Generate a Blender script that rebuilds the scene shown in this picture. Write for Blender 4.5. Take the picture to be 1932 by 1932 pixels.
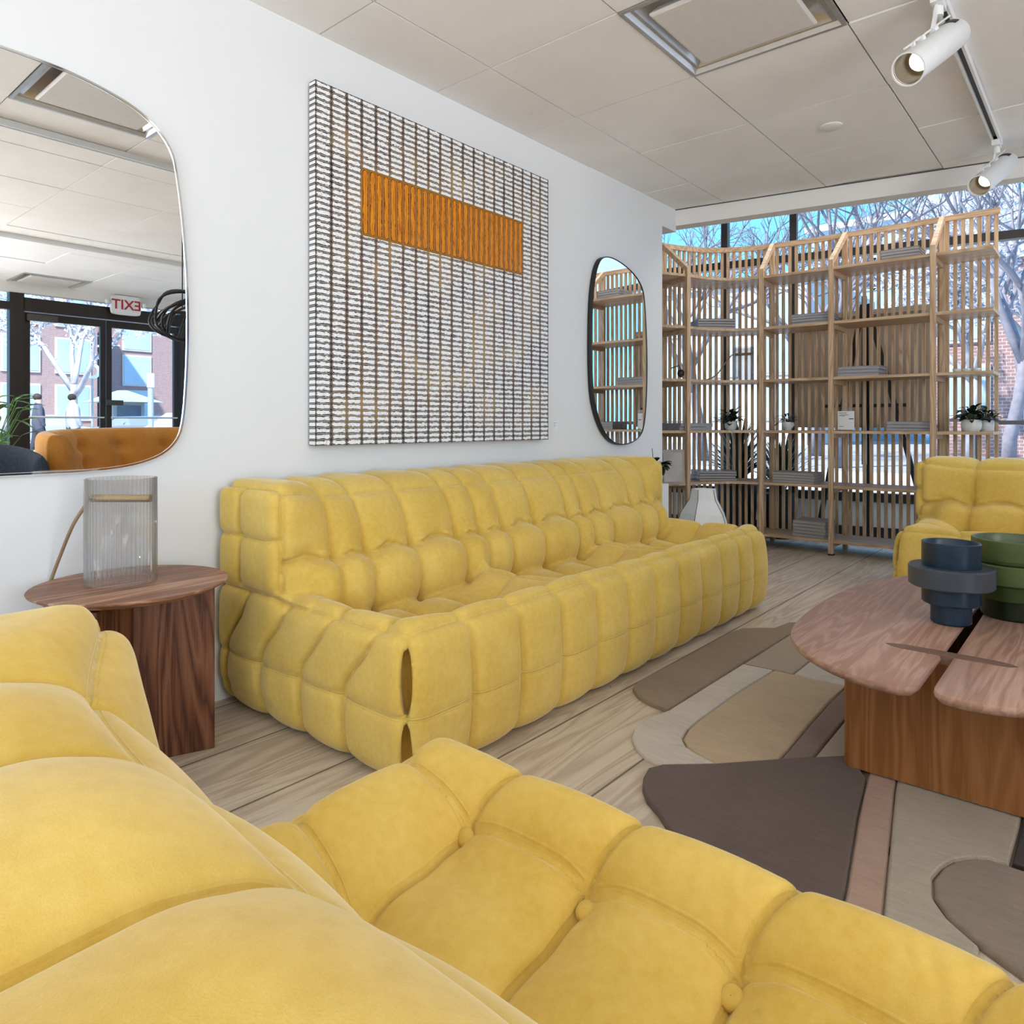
import bpy, math, random
import numpy as np
from mathutils import Vector, Matrix
R = math.radians
PI = math.pi
for o in list(bpy.data.objects):
    bpy.data.objects.remove(o)
SC = bpy.context.scene
COL = SC.collection

# ------------------------------------------------------------------ camera
F_PX, U0, V0, YAW = 1335.0, 960.0, 799.5, R(40.43)
CX, CY, CH = 2.283, -1.573, 0.93
cam = bpy.data.cameras.new('camera')
cam.sensor_width = 36.0
cam.lens = 36.0 * F_PX / 1932.0
cam.shift_x = (966.0 - U0) / 1932.0
cam.shift_y = -(966.0 - V0) / 1932.0
cam.clip_start = 0.02
cam.clip_end = 400
camo = bpy.data.objects.new('camera', cam)
camo.location = (CX, CY, CH)
camo.rotation_euler = (R(90), 0, YAW)
COL.objects.link(camo)
SC.camera = camo

# ------------------------------------------------------------------ sky, sun, large lights, exposure
SC.view_settings.view_transform = 'Standard'
SC.view_settings.look = 'None'
SC.view_settings.gamma = 1
SC.view_settings.use_curve_mapping = False
SC.view_settings.exposure = 0.07
SKY_STRENGTH = 2.15
w = bpy.data.worlds.new('sky')
SC.world = w
w.use_nodes = True
nt = w.node_tree
nt.nodes.clear()
wo = nt.nodes.new('ShaderNodeOutputWorld')
bg = nt.nodes.new('ShaderNodeBackground')
bg.inputs['Strength'].default_value = SKY_STRENGTH
tc = nt.nodes.new('ShaderNodeTexCoord')
sp = nt.nodes.new('ShaderNodeSeparateXYZ')
nt.links.new(tc.outputs['Generated'], sp.inputs[0])
rp = nt.nodes.new('ShaderNodeValToRGB')
rp.color_ramp.elements[0].position = 0.0
rp.color_ramp.elements[0].color = (0.22, 0.54, 0.90, 1)
rp.color_ramp.elements[1].position = 0.55
rp.color_ramp.elements[1].color = (0.08, 0.36, 0.80, 1)
nt.links.new(sp.outputs['Z'], rp.inputs[0])
ns = nt.nodes.new('ShaderNodeTexNoise')
ns.inputs['Scale'].default_value = 3.2
ns.inputs['Detail'].default_value = 6
mp = nt.nodes.new('ShaderNodeMapping')
mp.inputs['Scale'].default_value = (1, 1, 2.5)
nt.links.new(tc.outputs['Generated'], mp.inputs[0])
nt.links.new(mp.outputs[0], ns.inputs['Vector'])
r2 = nt.nodes.new('ShaderNodeValToRGB')
r2.color_ramp.elements[0].position = 0.55
r2.color_ramp.elements[1].position = 0.80
nt.links.new(ns.outputs['Fac'], r2.inputs[0])
mx = nt.nodes.new('ShaderNodeMixRGB')
nt.links.new(r2.outputs[0], mx.inputs[0])
nt.links.new(rp.outputs[0], mx.inputs[1])
mx.inputs[2].default_value = (1.0, 1.0, 1.0, 1)
nt.links.new(mx.outputs[0], bg.inputs['Color'])
nt.links.new(bg.outputs[0], wo.inputs[0])

sun = bpy.data.lights.new('sun', 'SUN')
sun.energy = 9.0
sun.angle = R(1.5)
sun.color = (1.0, 0.96, 0.9)
suno = bpy.data.objects.new('sun', sun)
sd = Vector((0.55, 0.70, -1.0)).normalized()
suno.rotation_euler = sd.to_track_quat('-Z', 'Y').to_euler()
suno.location = (8, 8, 12)
COL.objects.link(suno)

def area_light(name, loc, d, sx, sy, energy, col):
    l = bpy.data.lights.new(name, 'AREA')
    l.shape = 'RECTANGLE'
    l.size, l.size_y = sx, sy
    l.energy = energy
    l.color = col
    o = bpy.data.objects.new(name, l)
    o.location = loc
    o.rotation_euler = Vector(d).to_track_quat('-Z', 'Z').to_euler()
    COL.objects.link(o)
    return o
# added fill lamps boosting the daylight: street side, above front beam, behind the viewer
area_light('street_side_fill', (6.38, -1.9, 1.25), (-1, 0.05, 0.85), 4.2, 2.0, 250, (1.0, 0.985, 0.96))
area_light('hidden_front_fill', (2.2, 3.95, 2.99), (0, -.55, -1), 4.6, .7, 52, (1.0, 0.99, 0.97))
area_light('rear_fill', (2.9, -4.35, 1.3), (0, 1, 0.35), 5.0, 2.0, 42, (1.0, 0.985, 0.96))

# ------------------------------------------------------------------ helpers
class MB:
    def __init__(s):
        s.v = []; s.f = []; s.m = []
    def add(s, vs, fs, mi=0):
        b = len(s.v)
        s.v += [tuple(p) for p in vs]
        s.f += [tuple(i + b for i in f) for f in fs]
        s.m += [mi] * len(fs)
    def box(s, x0, x1, y0, y1, z0, z1, mi=0):
        vs = [(x, y, z) for z in (z0, z1) for y in (y0, y1) for x in (x0, x1)]
        s.add(vs, [(0, 2, 3, 1), (4, 5, 7, 6), (0, 1, 5, 4), (2, 6, 7, 3), (0, 4, 6, 2), (1, 3, 7, 5)], mi)
    def obox(s, c, ax, ay, az, mi=0):
        c = Vector(c); ax = Vector(ax); ay = Vector(ay); az = Vector(az)
        vs = [c + i * ax + j * ay + k * az for k in (-1, 1) for j in (-1, 1) for i in (-1, 1)]
        s.add(vs, [(0, 2, 3, 1), (4, 5, 7, 6), (0, 1, 5, 4), (2, 6, 7, 3), (0, 4, 6, 2), (1, 3, 7, 5)], mi)
    def beam(s, a, b, w, h, up=(0, 0, 1), mi=0):
        a = Vector(a); b = Vector(b); d = (b - a); L = d.length; d.normalize()
        u = Vector(up); sd_ = d.cross(u)
        if sd_.length < 1e-4: sd_ = Vector((1, 0, 0))
        sd_.normalize(); u = sd_.cross(d)
        s.obox((a + b) / 2, d * L / 2, sd_ * w / 2, u * h / 2, mi)
    def prism(s, pts, z0, z1, mi=0, cap=True):
        n = len(pts)
        vs = [(p[0], p[1], z0) for p in pts] + [(p[0], p[1], z1) for p in pts]
        fs = [(i, (i + 1) % n, n + (i + 1) % n, n + i) for i in range(n)]
        if cap: fs += [tuple(range(n))[::-1], tuple(range(n, 2 * n))]
        s.add(vs, fs, mi)
    def rings(s, rs, closed=True, capa=False, capb=False, mi=0):
        n = len(rs[0]); vs = [p for r in rs for p in r]; fs = []
        for i in range(len(rs) - 1):
            for j in range(n if closed else n - 1):
                k = (j + 1) % n
                fs.append((i * n + j, i * n + k, (i + 1) * n + k, (i + 1) * n + j))
        if capa: fs.append(tuple(range(n))[::-1])
        if capb: fs.append(tuple((len(rs) - 1) * n + j for j in range(n)))
        s.add(vs, fs, mi)
    def lathe(s, prof, c=(0, 0, 0), n=40, mi=0, axis=None, capa=False, capb=False):
        rs = []
        if axis is None: e1, e2, e3 = Vector((1, 0, 0)), Vector((0, 1, 0)), Vector((0, 0, 1))
        else:
            e3 = Vector(axis).normalized()
            e1 = e3.orthogonal().normalized(); e2 = e3.cross(e1)
        c = Vector(c)
        for r, z in prof:
            rs.append([c + e1 * r * math.cos(2 * PI * k / n) + e2 * r * math.sin(2 * PI * k / n) + e3 * z for k in range(n)])
        s.rings(rs, True, capa, capb, mi)
    def tube(s, pts, r, n=8, mi=0, caps=True):
        pts = [Vector(p) for p in pts]
        rr = r if isinstance(r, (list, tuple)) else [r] * len(pts)
        rs = []; pu = None
        for i, p in enumerate(pts):
            d = (pts[min(i + 1, len(pts) - 1)] - pts[max(i - 1, 0)])
            if d.length < 1e-9: d = Vector((0, 0, 1))
            d.normalize()
            if pu is None: u = d.orthogonal().normalized()
            else:
                u = pu - d * pu.dot(d)
                u = u.normalized() if u.length > 1e-6 else d.orthogonal().normalized()
            pu = u; v = d.cross(u)
            rs.append([p + (u * math.cos(2 * PI * k / n) + v * math.sin(2 * PI * k / n)) * rr[i] for k in range(n)])
        s.rings(rs, True, caps, caps, mi)
    def sphere(s, c, rx, ry=None, rz=None, nu=20, nv=12, mi=0):
        ry = ry or rx; rz = rz or rx
        rs = []
        for i in range(nv + 1):
            t = PI * i / nv
            q = max(math.sin(t), 1e-3)
            rs.append([(c[0] + rx * q * math.cos(2 * PI * k / nu), c[1] + ry * q * math.sin(2 * PI * k / nu), c[2] - rz * math.cos(t)) for k in range(nu)])
        s.rings(rs, True, True, True, mi)

def setp(o, label=None, cat=None, group=None, kind=None):
    if label: o['label'] = label
    if cat: o['category'] = cat
    if group: o['group'] = group
    if kind: o['kind'] = kind
    return o
def thing(name, loc=(0, 0, 0), label=None, cat=None, group=None, rz=0.0):
    o = bpy.data.objects.new(name, None)
    o.empty_display_size = 0.05
    o.location = loc; o.rotation_euler = (0, 0, rz)
    COL.objects.link(o)
    return setp(o, label, cat, group)
def wloc(o):
    v = Vector((0, 0, 0))
    while o is not None:
        v = v + Vector(o.location); o = o.parent
    return v
def build(name, mb, mats, parent=None, smooth=False, bevel=0, local=False, auto=None, origin=None):
    """world-space mesh builder data unless local=True; child meshes are moved into the parent's frame"""
    me = bpy.data.meshes.new(name)
    vs = mb.v
    off = Vector((0, 0, 0))
    if parent is not None and not local: off = wloc(parent)
    if origin is not None: off = Vector(origin)
    if off.length > 0: vs = [(a - off.x, b - off.y, c - off.z) for a, b, c in vs]
    me.from_pydata([tuple(v) for v in vs], [], mb.f)
    if not isinstance(mats, (list, tuple)): mats = [mats]
    for m in mats: me.materials.append(m)
    me.polygons.foreach_set('material_index', mb.m)
    if smooth: me.polygons.foreach_set('use_smooth', [True] * len(me.polygons))
    me.update()
    o = bpy.data.objects.new(name, me)
    if origin is not None and parent is None: o.location = origin
    COL.objects.link(o)
    if parent is not None: o.parent = parent
    if auto is not None:
        me.polygons.foreach_set('use_smooth', [True] * len(me.polygons))
        try: me.set_sharp_from_angle(angle=R(auto))
        except Exception: pass
    if bevel:
        b = o.modifiers.new('bevel', 'BEVEL'); b.width = bevel; b.segments = 2; b.limit_method = 'ANGLE'; b.angle_limit = R(40)
    return o
def one(name, mb, mats, label, cat, group=None, **k):
    o = build(name, mb, mats, **k)
    return setp(o, label, cat, group)
def structure(name, mb, mats, parent=None, **k):
    o = build(name, mb, mats, parent, **k)
    if parent is None: o['kind'] = 'structure'
    return o
def copy_tree(o, parent=None):
    c = o.copy(); COL.objects.link(c); c.parent = parent
    for ch in list(o.children): copy_tree(ch, c)
    return c

# ------------------------------------------------------------------ materials
class N:
    """tiny node expression helper"""
    def __init__(s, name):
        s.m = bpy.data.materials.new(name); s.m.use_nodes = True
        s.t = s.m.node_tree; s.t.nodes.clear()
        s.out = s.t.nodes.new('ShaderNodeOutputMaterial')
        s.b = s.t.nodes.new('ShaderNodeBsdfPrincipled')
        s.t.links.new(s.b.outputs[0], s.out.inputs[0])
        s.tc = s.t.nodes.new('ShaderNodeTexCoord')
    def set(s, **k):
        names = dict(color='Base Color', rough='Roughness', metal='Metallic', spec='Specular IOR Level', trans='Transmission Weight', ior='IOR', sheen='Sheen Weight', sheenr='Sheen Roughness', sheent='Sheen Tint', coat='Coat Weight', emis='Emission Strength', emisc='Emission Color', alpha='Alpha', sss='Subsurface Weight', normal='Normal')
        for a, v in k.items():
            i = s.b.inputs[names[a]]
            if isinstance(v, bpy.types.NodeSocket): s.t.links.new(v, i)
            elif isinstance(v, (tuple, list)) and len(v) == 3: i.default_value = (*v, 1)
            else: i.default_value = v
        return s
    def _in(s, sock, v):
        if isinstance(v, bpy.types.NodeSocket): s.t.links.new(v, sock)
        else: sock.default_value = v
    def math(s, op, a, b=0.0, c=0.0, clamp=False):
        n = s.t.nodes.new('ShaderNodeMath'); n.operation = op; n.use_clamp = clamp
        s._in(n.inputs[0], a); s._in(n.inputs[1], b); s._in(n.inputs[2], c)
        return n.outputs[0]
    def xyz(s, v=None):
        n = s.t.nodes.new('ShaderNodeSeparateXYZ')
        s.t.links.new(v or s.tc.outputs['Object'], n.inputs[0])
        return n.outputs
    def comb(s, x, y, z):
        n = s.t.nodes.new('ShaderNodeCombineXYZ')
        for i, v in enumerate((x, y, z)): s._in(n.inputs[i], v)
        return n.outputs[0]
    def map(s, scale=(1, 1, 1), rot=(0, 0, 0), loc=(0, 0, 0), v=None):
        n = s.t.nodes.new('ShaderNodeMapping')
        n.inputs['Scale'].default_value = scale; n.inputs['Rotation'].default_value = rot; n.inputs['Location'].default_value = loc
        s.t.links.new(v or s.tc.outputs['Object'], n.inputs[0]); return n.outputs[0]
    def noise(s, scale=5, detail=4, rough=.5, v=None, dist=0.0, dim='3D', col=False):
        n = s.t.nodes.new('ShaderNodeTexNoise')
        n.inputs['Scale'].default_value = scale; n.inputs['Detail'].default_value = detail
        n.inputs['Roughness'].default_value = rough; n.inputs['Distortion'].default_value = dist
        s.t.links.new(v or s.tc.outputs['Object'], n.inputs['Vector'])
        return n.outputs[1 if col else 0]
    def ramp(s, f, stops, interp='LINEAR'):
        n = s.t.nodes.new('ShaderNodeValToRGB'); cr = n.color_ramp; cr.interpolation = interp
        while len(cr.elements) < len(stops): cr.elements.new(0.5)
        for e, (p, c) in zip(cr.elements, stops):
            e.position = p; e.color = (*c, 1) if isinstance(c, (tuple, list)) else (c, c, c, 1)
        s.t.links.new(f, n.inputs[0]); return n.outputs[0]
    def mix(s, f, a, b, mode='MIX'):
        n = s.t.nodes.new('ShaderNodeMixRGB'); n.blend_type = mode
        for i, v in enumerate((f, a, b)):
            if isinstance(v, bpy.types.NodeSocket): s.t.links.new(v, n.inputs[i])
            elif isinstance(v, (tuple, list)): n.inputs[i].default_value = (*v, 1)
            else: n.inputs[i].default_value = v
        return n.outputs[0]
    def bump(s, h, strength=.3, dist=.01, normal=None):
        n = s.t.nodes.new('ShaderNodeBump'); n.inputs['Strength'].default_value = strength; n.inputs['Distance'].default_value = dist
        s.t.links.new(h, n.inputs['Height'])
        if normal is not None: s.t.links.new(normal, n.inputs['Normal'])
        return n.outputs[0]
    def attr(s, name):
        n = s.t.nodes.new('ShaderNodeAttribute'); n.attribute_name = name; return n.outputs['Fac']

def plain(name, col, rough=.5, metal=0, var=.06, scale=30, **k):
    n = N(name)
    f = n.noise(scale, 4)
    a = tuple(c * (1 - var) for c in col); b = tuple(min(1, c * (1 + var)) for c in col)
    n.set(color=n.ramp(f, [(.3, a), (.7, b)]), rough=rough, metal=metal, **k)
    return n.m

def m_velvet(name, c0, c1, scale=1.0):
    n = N(name)
    big = n.noise(5, 3); mid = n.noise(60, 5, .6); fine = n.noise(600, 3, .7)
    f = n.math('ADD', n.math('MULTIPLY', big, .45), n.math('ADD', n.math('MULTIPLY', mid, .35), n.math('MULTIPLY', fine, .2)))
    col = n.ramp(f, [(.38, c0), (.62, c1)])
    st = n.attr('seam')
    # seam groove with a stitch line on either side
    g0 = n.math('DIVIDE', st, .0032, clamp=True)
    s1 = n.math('SUBTRACT', 1.0, n.math('DIVIDE', n.math('ABSOLUTE', n.math('SUBTRACT', st, .0065)), .0013), clamp=True)
    h = n.math('SUBTRACT', n.math('MULTIPLY', g0, 1.0), n.math('MULTIPLY', s1, .35))
    h = n.math('ADD', h, n.math('MULTIPLY', n.noise(900, 2), .12))
    h = n.math('ADD', h, n.math('MULTIPLY', mid, .12))
    nm = n.bump(h, .7, .0028)
    n.set(color=col, rough=.92, spec=.15, sheen=.5, sheenr=.4, sheent=(1.0, .93, .72), normal=nm)
    return n.m
VELVET = m_velvet('yellow_velvet', (.655, .425, .075), (.775, .55, .145))

def m_wall(name, col, rough=.85):
    n = N(name)
    f = n.noise(3, 3); g = n.noise(260, 3)
    n.set(color=n.ramp(f, [(.3, tuple(c * .985 for c in col)), (.7, col)]), rough=rough, spec=.2, normal=n.bump(g, .08, .002))
    return n.m
WALL = m_wall('white_wall_paint', (.80, .81, .81))
SOFFIT = m_wall('soffit_paint', (.80, .78, .74))
n = N('ceiling_tile')
f = n.noise(2.2, 5, .6); g = n.noise(220, 4, .7); st_ = n.noise(8, 5, .7)
c = n.ramp(f, [(.3, (.86, .83, .81)), (.7, (.93, .91, .89))])
c = n.mix(n.ramp(st_, [(.66, 0.0), (.8, .25)]), c, (.50, .46, .42))
n.set(color=c, rough=.95, spec=.1, normal=n.bump(g, .3, .003)); CEIL = n.m
DARKGAP = plain('ceiling_grid_shadow_gap', (.10, .09, .085), .9)
WHITEMETAL = plain('white_painted_metal', (.80, .80, .79), .35, 0, .02)
GREYVENT = plain('satin_metal_vent', (.62, .60, .58), .28, .75, .04)
VENTPLATE = plain('vent_plate', (.68, .645, .615), .55, 0, .03)
BLACK = plain('black_metal', (.012, .011, .010), .45, 0, .1)
BRONZE = plain('dark_bronze_frame', (.030, .022, .018), .4, .3, .1)
CHROME = plain('polished_chrome', (.85, .86, .88), .08, 1, .01)
n = N('mirror_glass'); n.set(color=(.93, .95, .95), rough=0.0, metal=1.0); MIRROR = n.m
n = N('window_glass')
gl = n.t.nodes.new('ShaderNodeBsdfGlossy'); gl.inputs['Roughness'].default_value = 0.0
tr = n.t.nodes.new('ShaderNodeBsdfTransparent'); tr.inputs[0].default_value = (.96, .985, .98, 1)
ly = n.t.nodes.new('ShaderNodeFresnel'); ly.inputs[0].default_value = 1.25
ms = n.t.nodes.new('ShaderNodeMixShader')
n.t.links.new(ly.outputs[0], ms.inputs[0]); n.t.links.new(tr.outputs[0], ms.inputs[1]); n.t.links.new(gl.outputs[0], ms.inputs[2])
n.t.links.new(ms.outputs[0], n.out.inputs[0]); GLASS = n.m

def m_wood(name, c0, c1, c2, axis='y', plank=0.0, rough=.45, ring=1.0, coat=0.0, pv=.35, knots=True):
    """grain runs along axis; optional plank width across it"""
    n = N(name)
    x, y, z = n.xyz()
    if axis == 'y': a, b, L = x, z, y
    elif axis == 'x': a, b, L = y, z, x
    else: a, b, L = x, y, z
    if plank:
        t = n.math('DIVIDE', a, plank)
        pid = n.math('FLOOR', t)
        wn = n.t.nodes.new('ShaderNodeTexWhiteNoise'); wn.noise_dimensions = '1D'
        n.t.links.new(pid, wn.inputs['W']); rnd = wn.outputs['Value']
    else: rnd = None; pid = 0.0
    off = n.math('MULTIPLY', rnd, 17.0) if rnd is not None else 0.0
    v = n.comb(n.math('ADD', n.math('MULTIPLY', a, 9.0 * ring), off), n.math('ADD', n.math('MULTIPLY', b, 9.0 * ring), off), n.math('MULTIPLY', L, .8 * ring))
    warp = n.noise(1.2, 3, .5, v=v, dist=.6)
    g = n.math('FRACT', n.math('MULTIPLY', n.math('ADD', warp, n.math('MULTIPLY', n.math('ADD', a, b), .3)), 9.0))
    g = n.math('ABSOLUTE', n.math('SUBTRACT', g, .5))
    v2 = n.comb(n.math('MULTIPLY', a, 260.0), n.math('MULTIPLY', b, 260.0), n.math('MULTIPLY', L, 9.0))
    fib = n.noise(1.0, 3, .6, v=v2)
    f = n.math('ADD', n.math('MULTIPLY', g, 1.0), n.math('MULTIPLY', n.math('SUBTRACT', fib, .5), .55))
    if rnd is not None: f = n.math('ADD', f, n.math('MULTIPLY', n.math('SUBTRACT', rnd, .5), pv))
    col = n.ramp(f, [(.05, c0), (.28, c1), (.55, c2)])
    h = fib
    n.set(color=col, rough=rough, spec=.35, coat=coat, normal=n.bump(h, .12, .001))
    return n
PINE = m_wood('pale_pine_floor_boards', (.49, .395, .295), (.60, .50, .385), (.67, .58, .465), 'y', .31, .38, .8, pv=.22)
n = PINE
x, y, z = n.xyz()
t = n.math('FRACT', n.math('DIVIDE', n.math('SUBTRACT', x, .055), .31))
e = n.math('MINIMUM', t, n.math('SUBTRACT', 1.0, t))
line = n.math('LESS_THAN', e, .011)
old = n.b.inputs['Base Color'].links[0].from_socket
kn = n.t.nodes.new('ShaderNodeTexVoronoi'); kn.inputs['Scale'].default_value = 1.0
n.t.links.new(n.map((3.1, 1.4, 1)), kn.inputs['Vector'])
k = n.math('LESS_THAN', kn.outputs['Distance'], .030)
c = n.mix(n.math('MULTIPLY', k, .8), old, (.16, .085, .045))
c = n.mix(n.math('MULTIPLY', line, .8), c, (.07, .05, .035))
n.set(color=c); PINE = n.m
OAKTOP = m_wood('oiled_oak_top', (.36, .20, .14), (.44, .26, .185), (.53, .33, .245), 'y', .155, .42, 1.1, pv=.30).m
OAKBASE = m_wood('oiled_oak_base', (.23, .085, .024), (.29, .118, .036), (.34, .145, .052), 'z', .0, .5, .7).m
WALNUT = m_wood('walnut_leg', (.07, .022, .009), (.15, .052, .022), (.21, .088, .042), 'z', .075, .45, .9, pv=.5).m
n = m_wood('walnut_top', (.22, .095, .05), (.36, .175, .10), (.50, .285, .18), 'y', .042, .45, 1.0, pv=.6); WALTOP = n.m
ASH = m_wood('ash_shelf_wood', (.47, .30, .165), (.60, .41, .25), (.68, .49, .31), 'z', .0, .5, .9).m
ASHX = m_wood('ash_shelf_board', (.47, .30, .165), (.60, .41, .25), (.68, .49, .31), 'x', .0, .45, .9).m
BOARD = plain('display_board_back', (.42, .32, .235), .8, 0, .08, 4)
INLAY = m_wood('inlay_wood', (.17, .095, .06), (.21, .12, .08), (.25, .15, .10), 'x', .0, .5, .8).m
PAGES = None
n = N('book_page_edges'); x, y, z = n.xyz()
l_ = n.noise(1.0, 2, v=n.comb(n.math('MULTIPLY', x, 3.0), n.math('MULTIPLY', y, 3.0), n.math('MULTIPLY', z, 420.0)))
n.set(color=n.ramp(l_, [(.35, (.22, .205, .20)), (.65, (.50, .48, .47))]), rough=.9); PAGES = n.m
COVER = plain('dark_photo_cover', (.16, .10, .085), .3, 0, .6, 14)
GREYCOVER = plain('grey_cover', (.30, .30, .34), .5, 0, .15, 20)
TANCOVER = plain('tan_cardboard_cover', (.40, .31, .21), .7, 0, .1, 20)
CERAMIC = plain('white_ceramic', (.74, .73, .70), .35, 0, .03)
LEAF = plain('dark_green_leaf', (.020, .034, .014), .4, 0, .5, 12)
LEAFL = plain('fresh_green_leaf', (.10, .26, .04), .4, 0, .4, 12)
LEAFO = plain('olive_leaf', (.05, .065, .022), .45, 0, .5, 12)
SOIL = plain('soil', (.03, .02, .015), .9)
BRASS = plain('brushed_brass', (.60, .42, .20), .25, 1, .05)
CORD = plain('tan_cord', (.30, .20, .11), .6)
PAPER = plain('white_paper_shade', (.86, .85, .82), .7, 0, .02)
WHITELAC = plain('white_lacquer', (.84, .84, .83), .3, 0, .01)
n = N('ribbed_clear_glass')
gl = n.t.nodes.new('ShaderNodeBsdfGlossy'); gl.inputs['Roughness'].default_value = .12
tr = n.t.nodes.new('ShaderNodeBsdfTransparent'); tr.inputs[0].default_value = (.955, .955, .95, 1)
tl = n.t.nodes.new('ShaderNodeBsdfTranslucent'); tl.inputs[0].default_value = (.9, .9, .88, 1)
fr = n.t.nodes.new('ShaderNodeLayerWeight'); fr.inputs[0].default_value = .25
m1 = n.t.nodes.new('ShaderNodeMixShader'); m2 = n.t.nodes.new('ShaderNodeMixShader')
n._in(m1.inputs[0], n.math('ADD', n.math('MULTIPLY', n.math('POWER', fr.outputs['Facing'], 1.3), .85), .03, clamp=True)); m2.inputs[0].default_value = .07
n.t.links.new(tr.outputs[0], m2.inputs[1]); n.t.links.new(tl.outputs[0], m2.inputs[2])
n.t.links.new(m2.outputs[0], m1.inputs[1]); n.t.links.new(gl.outputs[0], m1.inputs[2])
n.t.links.new(m1.outputs[0], n.out.inputs[0]); RIBGLASS = n.m
def m_frost(name, c, c2):
    n = N(name); f = n.noise(20, 2)
    n.set(color=n.ramp(f, [(.3, c), (.7, c2)]), rough=.28, trans=.35, ior=1.4, spec=.5); return n.m
BLUEGL = m_frost('smoky_blue_glass', (.020, .042, .072), (.026, .054, .09))
GREYGL = m_frost('grey_blue_glass_band', (.075, .09, .115), (.085, .10, .13))
GREENGL = m_frost('olive_green_glass', (.040, .062, .010), (.055, .08, .018))
GREENGL2 = m_frost('pale_olive_glass', (.12, .155, .055), (.14, .18, .065))
DARKGREEN = m_frost('deep_green_glass', (.010, .018, .006), (.014, .024, .008))
EMIT = N('lit_bulb').set(color=(1, 1, 1), emis=3.5, emisc=(1, .94, .82)).m
SPOTIN = plain('spotlight_throat', (.075, .05, .022), .4, .3, .1)
def m_rug(name, col, seed):
    n = N(name)
    a = n.noise(5, 4, .6, v=n.map((1, 1, 1), loc=(seed, seed, 0)))
    str_ = n.noise(1.0, 4, .7, v=n.map((14, 90, 1), rot=(0, 0, .15), loc=(seed, 0, 0)))
    fz = n.noise(480, 3, .7)
    f = n.math('ADD', n.math('MULTIPLY', a, .3), n.math('ADD', n.math('MULTIPLY', str_, .4), n.math('MULTIPLY', fz, .3)))
    n.set(color=n.ramp(f, [(.36, tuple(q * .80 for q in col)), (.64, tuple(min(1, q * 1.15) for q in col))]), rough=1.0, spec=.05, sheen=.2,
          normal=n.bump(fz, .7, .005))
    return n.m
RUGC = dict(tan=(.33, .235, .15), lt=(.47, .37, .255), cream=(.68, .60, .49), sand=(.60, .45, .28), brn=(.27, .19, .15),
            gry=(.45, .385, .285), dark=(.145, .096, .078), pink=(.54, .36, .27), pale=(.55, .48, .365), grei=(.35, .275, .205), blk=(.035, .02, .022))
RUG = {k: m_rug('rug_wool_' + k, v, i * 3.1) for i, (k, v) in enumerate(RUGC.items())}

# ------------------------------------------------------------------ structure
GX = lambda x: 4.60 + .188 * x            # front glazing line
BX = lambda x: 2.88 + .188 * x            # dropped beam line
mb = MB(); mb.box(-3.0, 6.62, -4.6, 6.2, -.08, 0.0)
structure('floor', mb, PINE)
mb = MB(); mb.box(-.2, 0, -4.6, 2.685, 0, 2.62); mb.box(-.2, 0, 2.685, 2.88, 2.25, 2.62)
structure('wall_left', mb, WALL)
mb = MB(); mb.box(-3.0, -2.9, 2.0, 4.2, 0, 3.0); mb.box(-3.0, -.2, 1.9, 2.0, 0, 3.0)
structure('wall_alcove', mb, WALL)
mb = MB()
mb.box(-.2, .6, -4.6, -4.5, 0, 2.7); mb.box(5.2, 6.6, -4.6, -4.5, 0, 2.7); mb.box(.6, 5.2, -4.6, -4.5, 0, .25); mb.box(.6, 5.2, -4.6, -4.5, 2.3, 2.7)
structure('wall_back', mb, WALL)
# tiled ceiling
H = CH + 1.472
def clip(poly, a, b, c):
    """keep a*x+b*y<=c"""
    out = []
    for i in range(len(poly)):
        p, q = poly[i], poly[(i + 1) % len(poly)]
        dp, dq = a * p[0] + b * p[1] - c, a * q[0] + b * q[1] - c
        if dp <= 0: out.append(p)
        if dp * dq < 0:
            t = dp / (dp - dq); out.append((p[0] + (q[0] - p[0]) * t, p[1] + (q[1] - p[1]) * t))
    return out
random.seed(4)
T = .61; X0 = .3238
VENTS = [(1, 1), (1, -1), (9, 1)]
mb = MB()
for i in range(-1, 11):
    for j in range(-8, 8):
        if (i, j) in VENTS: continue
        g = .003
        x0, x1, y0, y1 = max(X0 + i * T, -.0) + g, X0 + (i + 1) * T - g, j * T + g, (j + 1) * T - g
        if i == -1: x0 = 0.0
        if y1 > 2.5 and y0 < 2.6: pass
        p = [(x0, y0), (x1, y0), (x1, y1), (x0, y1)]
        p = clip(p, 1, 0, 6.40); 
        if len(p) > 2: p = clip(p, -.188, 1, 2.88)
        if len(p) < 3: continue
        dz = random.choice([0, 0, 0, 0, .003, .005, .0015])
        mb.prism(p, H + dz, H + .012 + dz)
structure('ceiling', mb, CEIL)
mb = MB(); mb.prism([(-3.0, -4.6), (6.6, -4.6), (6.6, GX(6.6)), (-3.0, GX(-3.0))], 3.02, 3.10)
for (x0, x1, y0, y1) in [(0, X0 + T, -4.6, 2.8), (X0 + 2 * T, X0 + 9 * T, -4.6, 3.0), (X0 + 10 * T, 6.5, -4.6, 3.0), (X0 + T, X0 + 2 * T, -4.6, -T), (X0 + T, X0 + 2 * T, 0, T), (X0 + T, X0 + 2 * T, 2 * T, 2.95), (X0 + 9 * T, X0 + 10 * T, -4.6, T), (X0 + 9 * T, X0 + 10 * T, 2 * T, 3.5)]:
    mb.box(x0, x1, y0, y1, H + .022, H + .035, 1)
mb.box(0, 6.4, -4.6, 3.0, H + .13, H + .14, 1)
structure('ceiling_upper', mb, [SOFFIT, DARKGAP])
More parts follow.
